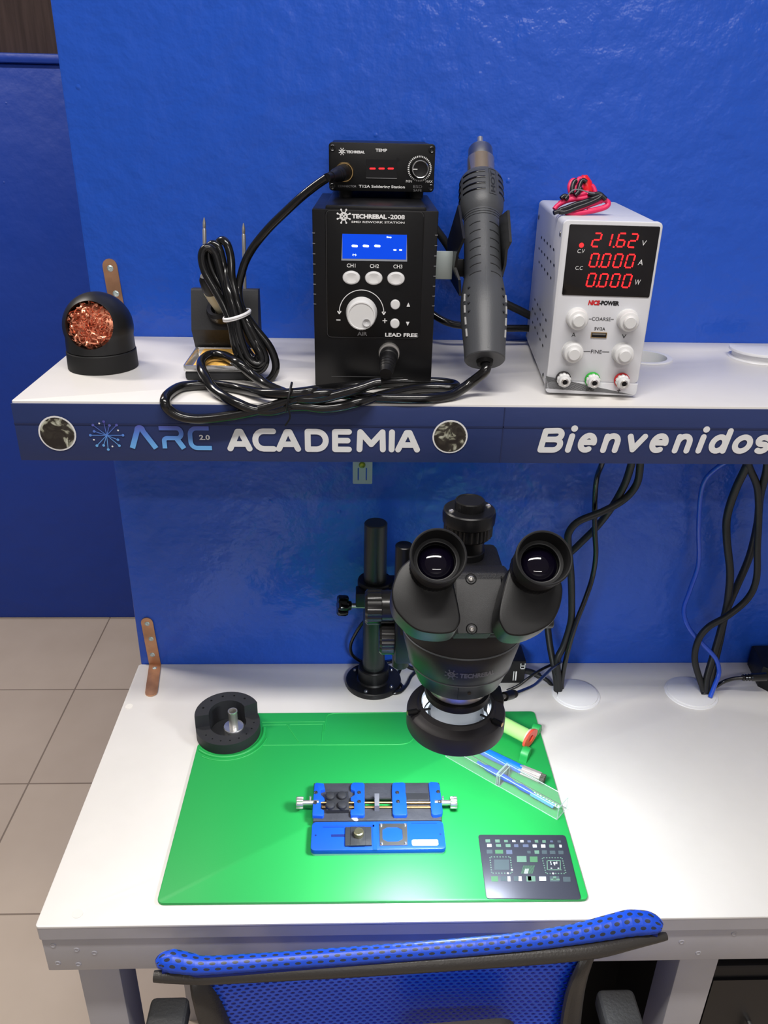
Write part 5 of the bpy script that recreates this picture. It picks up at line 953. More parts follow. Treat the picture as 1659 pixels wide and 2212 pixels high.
# ------------------------------------------------------------------ blue chip tray
o = thing('chip_tray', 'long blue plastic chip tray in front of the black board clamp', 'chip tray', (0.1047, -0.3303, ZT))
K = [(0.0291, -0.3146, 0.7615), (0.1784, -0.3143, 0.7615), (0.1786, -0.3518, 0.7615), (0.1767, -0.354, 0.7615), (0.031, -0.3543, 0.7615), (0.0293, -0.3523, 0.7615)]
kp_ = [q[:2] for q in K][::-1]
x0 = min(q[0] for q in kp_); x1 = max(q[0] for q in kp_); y0 = min(q[1] for q in kp_); y1_ = max(q[1] for q in kp_)
t = B(); t.prism(rrect(x0, y0, x1, y1_, .005), .0058, Matrix.Translation((0, 0, ZT+.0028)), bev=.0008); t.build('tray_top', blue_plastic, o, world=True)
t = B(); t.prism(rrect(x0+.0005, y0+.0003, x1-.0005, y1_, .005), .0030, Matrix.Translation((0, 0, ZT)), bev=0); t.build('pale_underside', mat('pale_rim', (176, 206, 214), .3), o, world=True)
ZK = ZT+.0086
def plate(l, z, h, m, nm, par=o, bev=0, hole=None):
    t = B(); t.prism([q[:2] for q in l][::-1], h, Matrix.Translation((0, 0, z)), bev=bev, hole=hole); return t.build(nm, m, par, world=True)
plate([(0.0981, -0.3166, 0.762), (0.1022, -0.3167, 0.762), (0.1021, -0.3547, 0.762), (0.0977, -0.3546, 0.762)], ZK-.0005, .0009, blue_plastic, 'divider')
plate([(0.0414, -0.3206, 0.762), (0.0996, -0.3197, 0.762), (0.0998, -0.3225, 0.762), (0.0417, -0.323, 0.762)], ZK-.0005, .0009, mat('tray_blue_line', (12, 66, 180), .5), 'raised_edge')
plate([(0.1417, -0.3175, 0.762), (0.1704, -0.3174, 0.762), (0.1716, -0.3186, 0.762), (0.1419, -0.3185, 0.762)], ZK-.0005, .0009, mat('tray_blue_line', (12, 66, 180), .5), 'raised_edge')
plate([(0.0512, -0.3327, 0.762), (0.067, -0.3326, 0.762), (0.0671, -0.3363, 0.762), (0.0513, -0.3361, 0.762)], ZK-.0002, .0004, mat('slot_navy', (8, 34, 110), .6), 'slide_slot')
sl_ = plate([(0.0669, -0.3241, 0.7645), (0.0963, -0.3241, 0.7645), (0.0965, -0.3498, 0.7645), (0.067, -0.35, 0.7645)], ZK-.0005, .0028, mat('slider_dark', (54, 56, 60), .42, bump=.3, bscale=150), 'slider', bev=.0005)
plate([(0.0727, -0.3243, 0.766), (0.0894, -0.3245, 0.766), (0.0897, -0.3505, 0.766), (0.0725, -0.3508, 0.766)], ZK+.002, .0012, mat('slider_dark', (54, 56, 60)), 'slider_step', par=sl_, bev=.0004)
P = (0.082, -0.3367, 0.769)
t = B(); t.lathe([(0, .0), (.0056, .0), (.0058, .001), (.0056, .0055), (.0045, .0062), (0, .0060)], Matrix.Translation((P[0], P[1], ZK+.003)), 48, flute=(24, .0002, 1, 2)); t.build('brass_knob', mat('pale_brass', (178, 174, 140), .3, .9), sl_, world=True)
q = [w_[:2] for w_ in [(0.1054, -0.3186, 0.763), (0.1372, -0.3187, 0.763), (0.136, -0.3493, 0.763), (0.1054, -0.3495, 0.763)]][::-1]
cx = sum(w_[0] for w_ in q)/4; cy = sum(w_[1] for w_ in q)/4
hl = []
for k in range(28):
    a = 2*PI*k/28; rr = 1+.03*(k % 2); hl.append((cx-.001+max(-.0112, min(.0112, .0135*math.cos(a)*rr)), cy+max(-.0102, min(.0102, .0108*math.sin(a)*rr))))
t = B(); t.prism(q, .0008, Matrix.Translation((0, 0, ZK)), hole=hl); st_ = t.build('stencil_plate', dull_steel, o, world=True)
for w_ in q:
    t = B(); pp = (w_[0]+(cx-w_[0])*.14, w_[1]+(cy-w_[1])*.16); t.lathe([(.0013, 0), (.0012, .002), (0, .0024)], Matrix.Translation((pp[0], pp[1], ZK+.0008)), 12); t.build('locating_pin', chrome, st_, world=True)
lb = [(0.1412, -0.3417, 0.762), (0.1704, -0.3415, 0.762), (0.1701, -0.3498, 0.762), (0.141, -0.3497, 0.762)]
t = B(); t.prism(rrect(lb[3][0], lb[3][1], lb[1][0], lb[1][1], .002), .0003, Matrix.Translation((0, 0, ZK))); t.build('white_label', white_print, o, world=True)
t = B()
for P in [(0.0339, -0.3337, 0.762), (0.1739, -0.334, 0.762)]: t.cyl((P[0], P[1], ZK-.0001), (P[0], P[1], ZK+.0002), .0012, n=12)
t.build('pin_hole', mat('slot_navy', (8, 34, 110)), o, world=True)

# ------------------------------------------------------------------ stencil sheet
N_ = [(0.2178, -0.3281, 0.7545), (0.3173, -0.3301, 0.7545), (0.3146, -0.4143, 0.7545), (0.2151, -0.412, 0.7545)]
o = thing('reballing_stencil', 'dark metal chip stencil sheet with rows of openings on mat corner', 'stencil', (sum(q[0] for q in N_)/4, sum(q[1] for q in N_)/4, ZT))
cxy = Vector((sum(q[0] for q in N_)/4, sum(q[1] for q in N_)/4))
c = [Vector(q[:2]) for q in N_]; nout = []
for i in (3, 2, 1, 0):
    a = c[i]; p_ = c[(i+1) % 4]; n_ = c[i-1]
    d1 = (p_-a).normalized()*.003; d2 = (n_-a).normalized()*.003
    nout += [tuple(a+d1), tuple(a+(d1+d2)*.3), tuple(a+d2)]
t = B(); t.prism(nout, .0009, Matrix.Translation((0, 0, ZT+.0002)), bev=.0002); t.build('sheet', mat('stencil_metal', (66, 68, 80), .34, .35), o, world=True)
cols = {'g': mat('opening_green', (94, 124, 110), .4), 'G': mat('opening_deep_green', (70, 112, 82), .5), 'w': mat('opening_white', (186, 194, 198), .3), 'b': mat('opening_blue_grey', (88, 96, 120), .35), 'd': mat('opening_dim', (72, 84, 90), .4)}
rw = [('g', (0.2251, -0.3352, 0.7545), (0.2304, -0.3352, 0.7545), (0.2301, -0.3396, 0.7545), (0.2248, -0.3396, 0.7545)), ('g', (0.236, -0.3356, 0.7545), (0.2412, -0.3357, 0.7545), (0.2409, -0.3399, 0.7545), (0.2358, -0.3398, 0.7545)), ('g', (0.2461, -0.3362, 0.7545), (0.2503, -0.3363, 0.7545), (0.2501, -0.3396, 0.7545), (0.2459, -0.3395, 0.7545)), ('w', (0.2552, -0.3367, 0.7545), (0.2588, -0.3367, 0.7545), (0.2587, -0.3394, 0.7545), (0.2551, -0.3393, 0.7545)), ('w', (0.2643, -0.3368, 0.7545), (0.2682, -0.3368, 0.7545), (0.2679, -0.3399, 0.7545), (0.2641, -0.3399, 0.7545)), ('b', (0.2724, -0.3372, 0.7545), (0.2762, -0.3373, 0.7545), (0.276, -0.3401, 0.7545), (0.2723, -0.3401, 0.7545)), ('g', (0.2808, -0.3368, 0.7545), (0.2847, -0.3368, 0.7545), (0.2843, -0.3406, 0.7545), (0.2804, -0.3405, 0.7545)), ('g', (0.2894, -0.3371, 0.7545), (0.2933, -0.3372, 0.7545), (0.2928, -0.3409, 0.7545), (0.2889, -0.3409, 0.7545)), ('b', (0.2981, -0.3378, 0.7545), (0.3013, -0.3378, 0.7545), (0.3011, -0.3403, 0.7545), (0.2979, -0.3402, 0.7545)), ('d', (0.3066, -0.3377, 0.7545), (0.3105, -0.3377, 0.7545), (0.3101, -0.341, 0.7545), (0.3062, -0.341, 0.7545)), ('w', (0.226, -0.3416, 0.7545), (0.2311, -0.3417, 0.7545), (0.2308, -0.3458, 0.7545), (0.2257, -0.3458, 0.7545)), ('g', (0.2359, -0.342, 0.7545), (0.2416, -0.3421, 0.7545), (0.2413, -0.346, 0.7545), (0.2357, -0.3459, 0.7545)), ('g', (0.2469, -0.3421, 0.7545), (0.2523, -0.3422, 0.7545), (0.252, -0.3463, 0.7545), (0.2465, -0.3463, 0.7545)), ('b', (0.2563, -0.3425, 0.7545), (0.2611, -0.3426, 0.7545), (0.2607, -0.3465, 0.7545), (0.256, -0.3464, 0.7545)), ('b', (0.2662, -0.3428, 0.7545), (0.2725, -0.3429, 0.7545), (0.2721, -0.3466, 0.7545), (0.2658, -0.3465, 0.7545)), ('w', (0.2772, -0.3432, 0.7545), (0.2818, -0.3433, 0.7545), (0.2814, -0.3472, 0.7545), (0.2768, -0.3471, 0.7545)), ('w', (0.2866, -0.3433, 0.7545), (0.2915, -0.3434, 0.7545), (0.291, -0.3475, 0.7545), (0.2861, -0.3475, 0.7545)), ('g', (0.2959, -0.3435, 0.7545), (0.3016, -0.3435, 0.7545), (0.301, -0.3477, 0.7545), (0.2954, -0.3476, 0.7545)), ('w', (0.3072, -0.3438, 0.7545), (0.31, -0.3439, 0.7545), (0.3095, -0.3476, 0.7545), (0.3067, -0.3475, 0.7545)), ('d', (0.2244, -0.3496, 0.7545), (0.2307, -0.3497, 0.7545), (0.2303, -0.355, 0.7545), (0.224, -0.3549, 0.7545)), ('G', (0.2338, -0.35, 0.7545), (0.2426, -0.3501, 0.7545), (0.2421, -0.3552, 0.7545), (0.2334, -0.3551, 0.7545)), ('b', (0.2462, -0.3503, 0.7545), (0.2528, -0.3504, 0.7545), (0.2522, -0.356, 0.7545), (0.2456, -0.3559, 0.7545)), ('d', (0.2694, -0.3517, 0.7545), (0.2733, -0.3518, 0.7545), (0.2729, -0.3554, 0.7545), (0.2691, -0.3554, 0.7545)), ('g', (0.2777, -0.3514, 0.7545), (0.2828, -0.3515, 0.7545), (0.2822, -0.356, 0.7545), (0.2772, -0.3559, 0.7545)), ('d', (0.286, -0.3513, 0.7545), (0.2916, -0.3514, 0.7545), (0.2909, -0.3563, 0.7545), (0.2853, -0.3562, 0.7545)), ('d', (0.2948, -0.3519, 0.7545), (0.3009, -0.352, 0.7545), (0.3002, -0.3567, 0.7545), (0.2941, -0.3566, 0.7545)), ('d', (0.3044, -0.352, 0.7545), (0.31, -0.3521, 0.7545), (0.3093, -0.357, 0.7545), (0.3037, -0.3569, 0.7545)), ('g', (0.2566, -0.3588, 0.7545), (0.2672, -0.3589, 0.7545), (0.266, -0.3669, 0.7545), (0.2555, -0.3667, 0.7545)), ('G', (0.2709, -0.3596, 0.7545), (0.2794, -0.3597, 0.7545), (0.2782, -0.3671, 0.7545), (0.2698, -0.3669, 0.7545)), ('d', (0.2308, -0.3631, 0.7545), (0.2471, -0.3634, 0.7545), (0.2452, -0.3767, 0.7545), (0.2291, -0.3765, 0.7545)), ('G', (0.2242, -0.3848, 0.7545), (0.2315, -0.3849, 0.7545), (0.2308, -0.3915, 0.7545), (0.2236, -0.3913, 0.7545)), ('d', (0.2342, -0.385, 0.7545), (0.2409, -0.3851, 0.7545), (0.2403, -0.391, 0.7545), (0.2336, -0.3909, 0.7545)), ('w', (0.2418, -0.3851, 0.7545), (0.2448, -0.3851, 0.7545), (0.2441, -0.3913, 0.7545), (0.2411, -0.3912, 0.7545)), ('d', (0.2485, -0.3852, 0.7545), (0.2536, -0.3852, 0.7545), (0.2528, -0.3912, 0.7545), (0.2478, -0.3911, 0.7545)), ('w', (0.2532, -0.3852, 0.7545), (0.257, -0.3853, 0.7545), (0.2563, -0.3912, 0.7545), (0.2524, -0.3912, 0.7545)), ('g', (0.2622, -0.3852, 0.7545), (0.2718, -0.3853, 0.7545), (0.2708, -0.392, 0.7545), (0.2613, -0.3919, 0.7545)), ('w', (0.2637, -0.3854, 0.7545), (0.2674, -0.3854, 0.7545), (0.2667, -0.391, 0.7545), (0.263, -0.3909, 0.7545)), ('w', (0.2759, -0.386, 0.7545), (0.2833, -0.3861, 0.7545), (0.2825, -0.3914, 0.7545), (0.2751, -0.3913, 0.7545)), ('d', (0.2875, -0.3857, 0.7545), (0.2977, -0.3859, 0.7545), (0.2965, -0.3926, 0.7545), (0.2864, -0.3925, 0.7545)), ('g', (0.2909, -0.3858, 0.7545), (0.2943, -0.3858, 0.7545), (0.2937, -0.3898, 0.7545), (0.2904, -0.3898, 0.7545)), ('g', (0.2877, -0.3889, 0.7545), (0.2973, -0.3891, 0.7545), (0.2972, -0.3911, 0.7545), (0.2876, -0.3909, 0.7545)), ('d', (0.3017, -0.3867, 0.7545), (0.3096, -0.3869, 0.7545), (0.3085, -0.393, 0.7545), (0.3006, -0.3929, 0.7545))]
bb = {k: B() for k in cols}
for r in rw[-3:-1]:
    t = B(); t.prism([q[:2] for q in r[1:]][::-1], .00012, Matrix.Translation((0, 0, ZT+.00118))); t.build('openings', cols[r[0]], o, world=True)
for r in rw[:-3]+rw[-1:]: bb[r[0]].prism([q[:2] for q in r[1:]][::-1], .00012, Matrix.Translation((0, 0, ZT+.00112)))
for L_ in [[(0.2616, -0.3714, 0.7545), (0.2621, -0.3714, 0.7545), (0.2576, -0.3819, 0.7545), (0.2571, -0.3819, 0.7545)], [(0.2628, -0.3714, 0.7545), (0.2633, -0.3714, 0.7545), (0.2588, -0.3819, 0.7545), (0.2583, -0.3819, 0.7545)], [(0.264, -0.3714, 0.7545), (0.2645, -0.3714, 0.7545), (0.2599, -0.3819, 0.7545), (0.2594, -0.3819, 0.7545)], [(0.2652, -0.3714, 0.7545), (0.2657, -0.3714, 0.7545), (0.2611, -0.3819, 0.7545), (0.2606, -0.3819, 0.7545)], [(0.2664, -0.3714, 0.7545), (0.2669, -0.3714, 0.7545), (0.2623, -0.382, 0.7545), (0.2618, -0.3819, 0.7545)], [(0.2676, -0.3714, 0.7545), (0.2681, -0.3715, 0.7545), (0.2635, -0.382, 0.7545), (0.263, -0.382, 0.7545)], [(0.2688, -0.3715, 0.7545), (0.2693, -0.3715, 0.7545), (0.2647, -0.382, 0.7545), (0.2642, -0.382, 0.7545)], [(0.27, -0.3715, 0.7545), (0.2705, -0.3715, 0.7545), (0.2659, -0.382, 0.7545), (0.2654, -0.382, 0.7545)], [(0.2712, -0.3715, 0.7545), (0.2717, -0.3715, 0.7545), (0.2671, -0.382, 0.7545), (0.2666, -0.382, 0.7545)], [(0.2724, -0.3715, 0.7545), (0.2729, -0.3715, 0.7545), (0.2682, -0.382, 0.7545), (0.2677, -0.382, 0.7545)], [(0.2736, -0.3715, 0.7545), (0.2741, -0.3715, 0.7545), (0.2694, -0.3821, 0.7545), (0.2689, -0.3821, 0.7545)]]: bb['G'].prism([q[:2] for q in L_][::-1], .00012, Matrix.Translation((0, 0, ZT+.00112)))
for L_ in [[(0.2628, -0.3757, 0.7545), (0.2632, -0.3757, 0.7545), (0.2608, -0.3819, 0.7545), (0.2604, -0.3819, 0.7545)], [(0.2637, -0.3757, 0.7545), (0.2641, -0.3757, 0.7545), (0.2616, -0.3819, 0.7545), (0.2612, -0.3819, 0.7545)], [(0.2645, -0.3757, 0.7545), (0.2649, -0.3757, 0.7545), (0.2625, -0.382, 0.7545), (0.2621, -0.382, 0.7545)], [(0.2654, -0.3757, 0.7545), (0.2658, -0.3757, 0.7545), (0.2633, -0.382, 0.7545), (0.2629, -0.382, 0.7545)], [(0.2662, -0.3757, 0.7545), (0.2667, -0.3757, 0.7545), (0.2642, -0.382, 0.7545), (0.2638, -0.382, 0.7545)]]: bb['w'].prism([q[:2] for q in L_][::-1], .00012, Matrix.Translation((0, 0, ZT+.00118)))
for P in [(0.2284, -0.3594, 0.7545), (0.227, -0.3808, 0.7545), (0.2316, -0.3595, 0.7545), (0.2302, -0.3809, 0.7545), (0.2348, -0.3595, 0.7545), (0.2333, -0.3809, 0.7545), (0.238, -0.3596, 0.7545), (0.2364, -0.381, 0.7545), (0.2412, -0.3596, 0.7545), (0.2396, -0.381, 0.7545), (0.2444, -0.3597, 0.7545), (0.2427, -0.3811, 0.7545), (0.2476, -0.3597, 0.7545), (0.2458, -0.3811, 0.7545), (0.2265, -0.3607, 0.7545), (0.2491, -0.361, 0.7545), (0.2263, -0.3639, 0.7545), (0.2489, -0.3642, 0.7545), (0.2262, -0.3671, 0.7545), (0.2486, -0.3674, 0.7545), (0.226, -0.3702, 0.7545), (0.2484, -0.3706, 0.7545), (0.2258, -0.3734, 0.7545), (0.2482, -0.3737, 0.7545), (0.2257, -0.3765, 0.7545), (0.248, -0.3768, 0.7545), (0.2255, -0.3796, 0.7545), (0.2477, -0.3799, 0.7545), (0.2863, -0.3613, 0.7545), (0.2857, -0.3821, 0.7545), (0.2894, -0.3614, 0.7545), (0.2888, -0.3821, 0.7545), (0.2925, -0.3614, 0.7545), (0.2918, -0.3822, 0.7545), (0.2956, -0.3614, 0.7545), (0.2948, -0.3822, 0.7545), (0.2987, -0.3615, 0.7545), (0.2978, -0.3823, 0.7545), (0.3018, -0.3615, 0.7545), (0.3009, -0.3823, 0.7545), (0.3049, -0.3616, 0.7545), (0.3039, -0.3824, 0.7545), (0.2844, -0.3625, 0.7545), (0.3063, -0.3629, 0.7545), (0.2843, -0.3656, 0.7545), (0.3063, -0.366, 0.7545), (0.2843, -0.3687, 0.7545), (0.3062, -0.369, 0.7545), (0.2843, -0.3718, 0.7545), (0.3061, -0.3721, 0.7545), (0.2843, -0.3748, 0.7545), (0.306, -0.3751, 0.7545), (0.2843, -0.3779, 0.7545), (0.306, -0.3782, 0.7545), (0.2843, -0.3809, 0.7545), (0.3059, -0.3812, 0.7545)]: bb['g'].cyl((P[0], P[1], ZT+.0011), (P[0], P[1], ZT+.00124), .0008, n=8)
for P in [(0.2481, -0.3768, 0.7545), (0.243, -0.3811, 0.7545), (0.292, -0.3822, 0.7545)]: bb['w'].cyl((P[0], P[1], ZT+.0011), (P[0], P[1], ZT+.0013), .0012, n=8)
for q in [[(0.2886, -0.3647, 0.7545), (0.3033, -0.3649, 0.7545), (0.3034, -0.366, 0.7545), (0.2887, -0.3657, 0.7545)], [(0.2877, -0.3769, 0.7545), (0.3022, -0.3771, 0.7545), (0.3023, -0.3781, 0.7545), (0.2878, -0.3779, 0.7545)], [(0.2886, -0.3647, 0.7545), (0.2896, -0.3647, 0.7545), (0.2872, -0.3776, 0.7545), (0.2862, -0.3775, 0.7545)], [(0.3031, -0.3649, 0.7545), (0.3041, -0.3649, 0.7545), (0.3015, -0.3778, 0.7545), (0.3005, -0.3778, 0.7545)]]: bb['g'].prism([w_[:2] for w_ in q][::-1], .00012, Matrix.Translation((0, 0, ZT+.00114)))
for q in [[(0.2919, -0.3666, 0.7545), (0.2931, -0.3666, 0.7545), (0.293, -0.3681, 0.7545), (0.2917, -0.3681, 0.7545)], [(0.2919, -0.3692, 0.7545), (0.2931, -0.3692, 0.7545), (0.293, -0.3707, 0.7545), (0.2918, -0.3707, 0.7545)], [(0.2954, -0.3675, 0.7545), (0.2978, -0.3675, 0.7545), (0.2975, -0.3698, 0.7545), (0.2951, -0.3698, 0.7545)], [(0.2956, -0.37, 0.7545), (0.2968, -0.37, 0.7545), (0.2966, -0.3717, 0.7545), (0.2954, -0.3716, 0.7545)], [(0.2987, -0.3669, 0.7545), (0.2999, -0.3669, 0.7545), (0.2993, -0.37, 0.7545), (0.2981, -0.37, 0.7545)], [(0.2907, -0.3749, 0.7545), (0.2924, -0.3749, 0.7545), (0.2923, -0.3761, 0.7545), (0.2906, -0.3761, 0.7545)], [(0.2984, -0.375, 0.7545), (0.3001, -0.375, 0.7545), (0.3, -0.3762, 0.7545), (0.2983, -0.3762, 0.7545)]]: bb['w'].prism([w_[:2] for w_ in q][::-1], .00012, Matrix.Translation((0, 0, ZT+.0012)))
for k in cols: bb[k].build('openings', cols[k], o, world=True)

# ------------------------------------------------------------------ clear case, knife, brush, syringe
Av = Vector((0.1936, -0.2016, 0.7535)); Bv = Vector((0.3129, -0.3072, 0.7535))
cd = (Bv-Av); cl_ = cd.length; cd.normalize(); cn = Vector((-cd.y, cd.x, 0))
Mc = Matrix(((cd.x, cn.x, 0, Av.x), (cd.y, cn.y, 0, Av.y), (0, 0, 1, ZT+.0002), (0, 0, 0, 1)))
m = bpy.data.materials.new('clear_plastic'); m.use_nodes = True; b0 = m.node_tree.nodes['Principled BSDF']
b0.inputs['Base Color'].default_value = (.97, 1, 1, 1); b0.inputs['Alpha'].default_value = .035; b0.inputs['Roughness'].default_value = .06; b0.inputs['Specular IOR Level'].default_value = .9; b0.inputs['Coat Weight'].default_value = .6; b0.inputs['Coat Roughness'].default_value = .08
clear = m
edge_m = mat('clear_edge', (205, 235, 226), .15, spec=.8, alpha=.38)
o = thing('clear_plastic_case', 'long clear plastic case with a blue scraper inside lying across the mat', 'case', tuple(Av))
CW, CH, w_ = .0225, .0165, .0009
def shell_box(x0, x1, y0, y1, z0, z1, nm, open_end):
    t = B(Mc)
    t.box(x0, y0, z0, x1, y1, z0+w_); t.box(x0, y0, z1-w_, x1, y1, z1); t.box(x0, y0, z0+w_, x1, y0+w_, z1-w_); t.box(x0, y1-w_, z0+w_, x1, y1, z1-w_)
    t.box(*( (x1-w_, y0+w_, z0+w_, x1, y1-w_, z1-w_) if open_end == 0 else (x0, y0+w_, z0+w_, x0+w_, y1-w_, z1-w_)))
    p_ = t.build(nm, clear, o, world=True)
    t = B(Mc); e = .00055
    for (ya, za) in ((y0, z0), (y0, z1), (y1, z0), (y1, z1)): t.tube([(x0, ya, za), (x1, ya, za)], e, n=6, smooth=False)
    for xe in (x0, x1):
        for a, b_ in (((y0, z0), (y1, z0)), ((y0, z1), (y1, z1)), ((y0, z0), (y0, z1)), ((y1, z0), (y1, z1))): t.tube([(xe, a[0], a[1]), (xe, b_[0], b_[1])], e, n=6, smooth=False)
    t.build('moulded_edge', edge_m, p_, world=True)
shell_box(0, cl_*.50, 0, CW, 0, CH, 'sleeve', 1); shell_box(cl_*.47, cl_, .0004, CW+.0004, .0002, CH+.0016, 'cap_half', 0)
t = B(Mc); t.box(cl_*.475, .001, .001, cl_*.482, CW-.001, CH+.002); t.build('inner_divider', edge_m, o, world=True)
s_ = thing('scraper', 'slim blue plastic scraper inside the clear case', 'scraper', tuple(Av+cd*.08))
bp2 = mat('scraper_blue', (20, 80, 205), .4, bump=.5, bscale=900)
t = B(Mc); zc_ = .0065; t.tube([(.040, .012, zc_), (.052, .0115, zc_)], .0020, n=10, smooth=False); t.lathe([(0, 0), (.0030, 0), (.0038, .004), (.0040, .030), (.0030, .038), (.0016, .045), (0, .045)], axisM((.052, .0115, zc_), (1, 0, 0)), 16); t.lathe([(0, 0), (.0016, 0), (.003, .006), (.0038, .010), (.0030, .022), (.0012, .030), (0, .030)], axisM((.094, .0112, zc_), (1, 0, 0)), 16); t.build('handle', bp2, s_, world=True)
t = B(Mc); t.box(.118, .0070, zc_-.0012, cl_-.010, .0128, zc_+.0014, bev=.0008); t.build('flat_blade', mat('pale_blue_blade', (90, 165, 245), .35), s_, world=True)
t = B(Mc)
for k in range(9): t.box(.120+k*.0040, .0128, zc_-.0008, .1222+k*.0040, .0142, zc_+.0010)
t.build('blade_teeth', white_plastic, s_, world=True)
# brush
b0_ = Vector((0.2174, -0.1824, 0.7605)); b1_ = Vector((0.2851, -0.2337, 0.7605)); b2_ = Vector((0.3055, -0.2473, 0.7605)); bd = (b1_-b0_).normalized()
o = thing('cleaning_brush', 'blue handled brush with metal ferrule lying beside the clear case', 'brush', tuple(b1_))
t = B(); t.tube([tuple(b0_), tuple(b0_.lerp(b1_, .5)), tuple(b1_)], .0052, n=16, flat=1, radii=[.0035, .0060, .0058], sub=4); t.build('handle', mat('bright_blue_handle', (22, 110, 235), .3), o, world=True)
bf = (b2_-b1_).normalized(); bl = (b2_-b1_).length; t = B(); t.lathe([(0, -.003), (.0058, -.003), (.0062, .001), (.0066, bl*.96), (.0060, bl), (0, bl)], axisM(b1_, bf), 36, flute=(6, .0012, 1, 3)); t.build('ferrule', mat('ferrule_tin', (214, 206, 200), .3, .6), o, world=True)
t = B(); rnd = random.Random(5); fx = bf.orthogonal().normalized(); fy = bf.cross(fx)
for k in range(140):
    a = rnd.random()*2*PI; q = rnd.random()**.5*.0055; pb = b2_+(fx*math.cos(a)+fy*math.sin(a))*q-bf*.001; t.cyl(pb, pb+bf*.0062+fx*rnd.gauss(0, .0006)+fy*rnd.gauss(0, .0006), .00035, n=5)
t.build('bristles', mat('bristle_grey', (92, 92, 84), .7, var=.4, vscale=500), o, world=True)
# syringe
q0 = Vector((0.2646, -0.1527, 0.77)); q1 = Vector((0.302, -0.1861, 0.77)); sd = (q1-q0).normalized(); sl0 = q0-sd*.03; sl_n = (q1-sl0).length
o = thing('syringe', 'tube of lime green fluid with red flange resting on green lugs', 'syringe', tuple(q1))
t = B(); t.lathe([(0, -.012), (.0025, -.012), (.003, -.003), (.0090, 0), (.0096, .003), (.0096, sl_n), (0, sl_n)], axisM(sl0, sd), 40); t.build('barrel', mat('lime_fluid', (176, 240, 140), .25, spec=.6), o, world=True)
t = B(); t.lathe([(.0096, 0), (.0112, .0005), (.0112, .0025), (.0096, .0028)], axisM(q1-sd*.0025, sd), 40); t.build('clear_collar', mat('pinkish_clear', (220, 190, 186), .3), o, world=True)
up = Vector((0, 0, 1)); sx_ = sd.cross(up).normalized(); sy_ = sx_.cross(sd).normalized()
Ms = Matrix(((sx_.x, sy_.x, sd.x, q1.x), (sx_.y, sy_.y, sd.y, q1.y), (sx_.z, sy_.z, sd.z, q1.z), (0, 0, 0, 1)))
out = [(.0165*math.cos(a) if abs(math.cos(a)) > .8 else .0125*math.cos(a)*1.2, .0108*math.sin(a)) for a in [2*PI*k/36 for k in range(36)]]
t = B(); t.prism(out, .0030, Ms, hole=[(.0052*math.cos(a), .0048*math.sin(a)) for a in [2*PI*k/20 for k in range(20)]]); t.build('red_flange', mat('coral_red', (240, 84, 64), .35), o, world=True)
t = B(); t.lathe([(0, 0), (.0054, 0), (.0054, .0012), (0, .0012)], axisM(q1+sd*.0002, sd), 24); t.build('plunger_seal', mat('deep_red', (196, 46, 40), .4), o, world=True)

# ------------------------------------------------------------------ office chair
m = bpy.data.materials.new('blue_mesh_fabric'); m.use_nodes = True; n = m.node_tree.nodes; L = m.node_tree.links; bs = n['Principled BSDF']
def mesh_fabric(name, c, dark, sx, sz, hole, alpha):
    m = bpy.data.materials.new(name); m.use_nodes = True; n = m.node_tree.nodes; L = m.node_tree.links; bs = n['Principled BSDF']
    tc = n.new('ShaderNodeTexCoord'); sp = n.new('ShaderNodeSeparateXYZ'); L.new(tc.outputs['UV'], sp.inputs[0])
    def mth(op, a, b_=None):
        q = n.new('ShaderNodeMath'); q.operation = op
        for i, v in enumerate((a, b_)):
            if v is None: continue
            if isinstance(v, (int, float)): q.inputs[i].default_value = v
            else: L.new(v, q.inputs[i])
        return q.outputs[0]
    X = mth('MULTIPLY', sp.outputs[0], sx); Z = mth('MULTIPLY', sp.outputs[1], sz)
    row = mth('FLOOR', Z); off = mth('MULTIPLY', mth('MODULO', row, 2), .5)
    fx = mth('SUBTRACT', mth('FRACT', mth('ADD', X, off)), .5); fz = mth('SUBTRACT', mth('FRACT', Z), .5)
    d = mth('ADD', mth('MULTIPLY', fx, fx), mth('MULTIPLY', fz, fz)); hl = mth('LESS_THAN', d, hole)
    mx = n.new('ShaderNodeMix'); mx.data_type = 'RGBA'; L.new(hl, mx.inputs['Factor']); mx.inputs['A'].default_value = lin(c); mx.inputs['B'].default_value = lin(dark)
    L.new(mx.outputs['Result'], bs.inputs['Base Color']); bs.inputs['Roughness'].default_value = .38
    bp = n.new('ShaderNodeBump'); bp.inputs['Strength'].default_value = .45; bp.inputs['Distance'].default_value = .0012; L.new(d, bp.inputs['Height']); bp.invert = False; L.new(bp.outputs[0], bs.inputs['Normal'])
    if alpha: L.new(mth('SUBTRACT', 1, mth('MULTIPLY', hl, alpha)), bs.inputs['Alpha'])
    return m
panel_m = mesh_fabric('blue_mesh_panel', (28, 88, 236), (8, 28, 100), 1/.0064, 1/.0042, .10, .55)
pad_m = mesh_fabric('blue_mesh_pad', (26, 80, 214), (44, 52, 70), 1/.0090, 1/.0056, .075, 0)
CH = thing('office_chair', 'blue mesh office chair with black frame pulled up to the desk front', 'chair', (.13, -.543, 0), math.radians(3.2))
frame_m = mat('chair_frame_black', (56, 53, 50), .38, bump=.15, bscale=500)
bar = [(-0.0832, -0.5658, 0.862), (-0.0437, -0.5657, 0.862), (0.0155, -0.5632, 0.862), (0.0905, -0.5602, 0.862), (0.1669, -0.5562, 0.862), (0.237, -0.552, 0.862), (0.2809, -0.5482, 0.862), (0.3142, -0.5419, 0.862), (0.3433, -0.5372, 0.862)]
t = B(); t.tube(bar, .0052, n=12, sub=5, flat=1, radii=[.0045, .0070, .0076, .0076, .0076, .0076, .0072, .0058, .0034]); t.build('top_bar', frame_m, CH, world=True)
